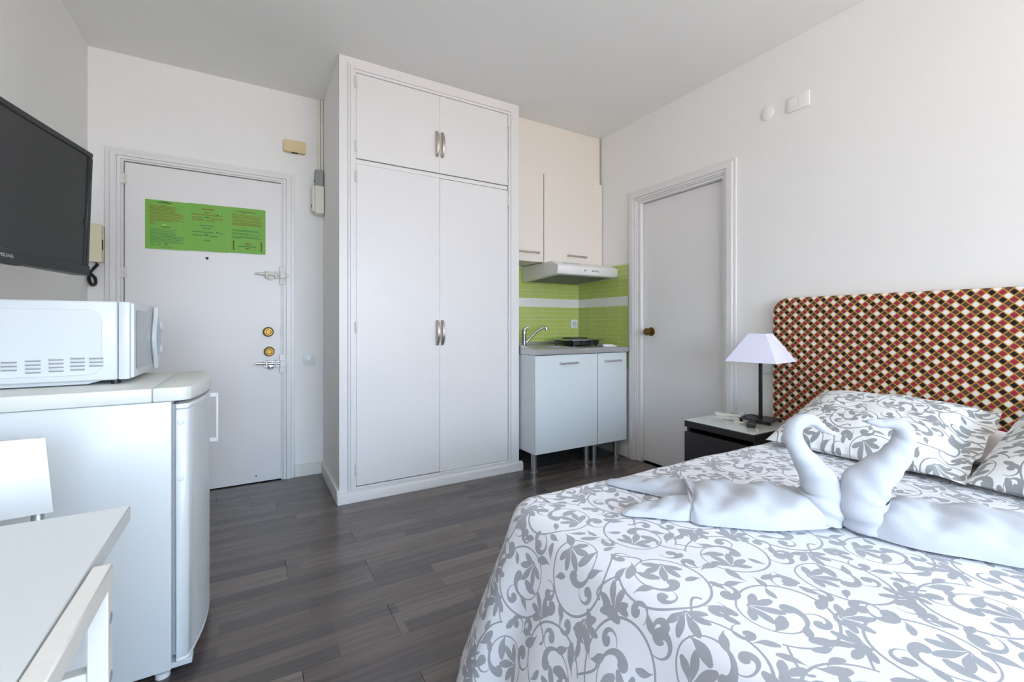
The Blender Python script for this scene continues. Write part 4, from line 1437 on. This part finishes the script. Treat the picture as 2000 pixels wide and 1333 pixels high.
def plain_pillow(label, c, ex, ey, a, b_, T):
    ex, ey = Vector(ex).normalized(), Vector(ey).normalized()
    en = ex.cross(ey).normalized()
    if en.z < 0:
        en = -en
    c = Vector(c)
    mb = MB()
    n = 26
    for top in (1, -1):
        b0 = len(mb.v)
        for i in range(n + 1):
            for j in range(n + 1):
                u, v = -1 + 2 * i / n, -1 + 2 * j / n
                th = T * ((1 - abs(u) ** 3) * (1 - abs(v) ** 3)) ** .55 + .004 * math.sin(8 * u + 5 * v) * (1 - u * u) * (1 - v * v)
                p = c + ex * (a * u * (1 - .05 * (1 - v * v))) + ey * (b_ * v * (1 - .05 * (1 - u * u))) + en * (th * top)
                p.z = max(p.z, ZB + .005)
                mb.v.append(tuple(p))
        for i in range(n):
            for j in range(n):
                q = b0 + i * (n + 1) + j
                f = (q, q + 1, q + n + 2, q + n + 1)
                mb.f.append(f if top < 0 else f[::-1]); mb.m.append(0)
    weld(mb, 5)
    return tag(obj('white_pillow', mb, LINEN, smooth=70), label, 'pillow', 'plain white pillows under the printed ones')


plain_pillow('plain white pillow under the printed pillow beside the nightstand', (2.33, .80, .615), (0, -1, 0), (1, 0, .10), .33, .20, .055)
plain_pillow('plain white pillow under the printed pillow at the edge of the frame', (2.33, .12, .615), (0, -1, 0), (1, 0, .10), .33, .20, .055)
pillow('printed_pillow', 'grey scroll print pillow beside the nightstand, behind the towel swans', (2.110, .805, .662), (.045, -1, 0), (1, .05, .30), .268, .268, .078, .31, .27, .055, 'grey print pillows')
pillow('printed_pillow', 'grey scroll print pillow partly cut off at the right edge of the photo', (2.105, .155, .674), (-.07, -1, 0), (1, .0, .37), .30, .270, .085, 1.02, .71, .055, 'grey print pillows')


# ------------------------------------------------------------------ towel swans
def swan_neck(ctrl, seed):
    R = catmull(ctrl, 9)
    pts = [tuple(r[:3]) for r in R]
    rad = [max(.002, r[3]) for r in R]
    N_ = len(pts)

    def wr(i, a):
        t = i / N_
        w = .10 * max(.12, 1 - t * 1.3)
        return 1 + w * (abs(math.sin(34 * t + a + seed)) ** .7 - .6) * (.65 + .35 * math.sin(a + seed)) + .035 * math.sin(3 * a + 25 * t + seed) + .5 * w * math.sin(71 * t + 2 * a)
    mb = MB().tube(pts, rad, 30, fn=wr)
    mb.v = [(x, y, max(z, ZB + .006)) for x, y, z in mb.v]
    return mb


def dome(axis, seed, n=26, fold=0.0):
    """a folded towel roll lying on the bed; axis rows: x, y, half width, height"""
    R = catmull(axis, 8)
    mb = MB()
    m = len(R)
    for i, r in enumerate(R):
        p = np.array(r[:2])
        d = np.array(R[min(i + 1, m - 1)][:2]) - np.array(R[max(i - 1, 0)][:2])
        d /= np.hypot(*d)
        nrm = np.array([-d[1], d[0]])
        w, h = max(.002, r[2]), max(.003, r[3])
        t = i / m
        for k in range(n + 1):
            a = PI * k / n
            cw = math.copysign(abs(math.cos(a)) ** .8, math.cos(a))
            s = math.sin(a) ** .62 if math.sin(a) > 1e-9 else 0
            wv = 1 + .07 * math.sin(20 * t + 3 * a + seed) + .05 * math.sin(37 * t - 4 * a + 2 * seed) - .09 * abs(math.sin(13 * t + 1.5 * a + seed)) ** 6
            z = ZB + .006 + h * s * wv + fold * h * s * (.5 - .5 * math.cos(3 * a)) * .25
            q = p + nrm * w * cw * (1 + .03 * math.sin(17 * t + seed))
            mb.v.append((q[0], q[1], z))
    for i in range(m - 1):
        for k in range(n):
            q = i * (n + 1) + k
            mb.f.append((q, q + 1, q + n + 2, q + n + 1)); mb.m.append(0)
        mb.f.append((i * (n + 1) + n, i * (n + 1), (i + 1) * (n + 1), (i + 1) * (n + 1) + n)); mb.m.append(0)
    mb.f.append(tuple(range(n + 1))[::-1]); mb.m.append(0)
    mb.f.append(tuple((m - 1) * (n + 1) + k for k in range(n + 1))); mb.m.append(0)
    return mb


sl = thing('towel_swan', 'white towel folded as a swan, facing right with a spread tail', 'towel swan', (1.10, .70, ZB + .005), group='pair of towel swans on the bed')
obj('neck', swan_neck([(1.244, .586, .570, .054), (1.250, .583, .602, .0575), (1.255, .579, .636, .0494), (1.246, .585, .669, .0404), (1.229, .598, .704, .0313), (1.212, .611, .734, .0242),
                       (1.201, .619, .763, .0223), (1.199, .621, .785, .0216), (1.205, .616, .806, .0196), (1.222, .604, .817, .017), (1.239, .590, .814, .0137),
                       (1.252, .581, .801, .0104), (1.266, .570, .790, .0071), (1.284, .556, .780, .0030)], .3), TOWEL, sl, smooth=80)
obj('body', dome([(1.268, .572, .040, .034), (1.235, .605, .074, .066), (1.175, .665, .100, .066), (1.115, .725, .118, .060), (1.055, .790, .118, .052), (1.035, .812, .112, .046)], .7), TOWEL, sl, smooth=80)
obj('wing', dome([(1.030, .755, .055, .040), (.985, .785, .053, .038), (.940, .810, .044, .030), (.895, .835, .030, .022), (.850, .855, .016, .012), (.838, .860, .004, .006)], 1.9), TOWEL, sl, smooth=80)
obj('wing', dome([(1.110, .855, .060, .038), (1.075, .905, .056, .034), (1.040, .955, .048, .028), (1.005, 1.00, .034, .022), (.970, 1.045, .016, .012), (.962, 1.056, .004, .006)], 3.1), TOWEL, sl, smooth=80)
obj('hem_fold', MB().tube([(1.135, .915, ZB + .010), (1.105, .878, ZB + .046), (1.075, .848, ZB + .055), (1.045, .812, ZB + .052), (1.015, .775, ZB + .050), (.985, .738, ZB + .030), (.975, .724, ZB + .008)], [.003, .0042, .0045, .0045, .0045, .004, .003], 10), TOWEL, sl, smooth=80)

sr = thing('towel_swan', 'white towel folded as a swan, facing left with its body running out of frame', 'towel swan', (1.38, .40, ZB + .005), group='pair of towel swans on the bed')
obj('neck', swan_neck([(1.288, .511, .570, .055), (1.283, .515, .604, .0575), (1.277, .522, .636, .0503), (1.287, .512, .671, .0476), (1.306, .491, .708, .0386), (1.324, .472, .741, .0309),
                       (1.335, .460, .773, .0246), (1.338, .456, .795, .0221), (1.335, .460, .813, .0184), (1.326, .469, .822, .0142), (1.316, .480, .823, .0118), (1.305, .492, .821, .0100),
                       (1.295, .502, .824, .0081), (1.287, .512, .824, .0045)], 1.7), TOWEL, sr, smooth=80)
obj('body', dome([(1.268, .532, .040, .034), (1.300, .498, .074, .068), (1.350, .440, .100, .068), (1.410, .375, .118, .066), (1.480, .300, .122, .060), (1.545, .230, .112, .052)], 2.4), TOWEL, sr, smooth=80)
obj('wing', dome([(1.500, .235, .055, .042), (1.53, .19, .053, .038), (1.56, .145, .044, .030), (1.585, .10, .030, .022), (1.605, .055, .010, .010)], .9), TOWEL, sr, smooth=80)
obj('wing', dome([(1.575, .275, .058, .040), (1.625, .235, .054, .036), (1.675, .195, .046, .028), (1.72, .16, .032, .022), (1.765, .125, .010, .010)], 4.1), TOWEL, sr, smooth=80)

# the two swans just touch breast to breast
sr.location = Vector(sr.location) + Vector((.011, -.012, 0))
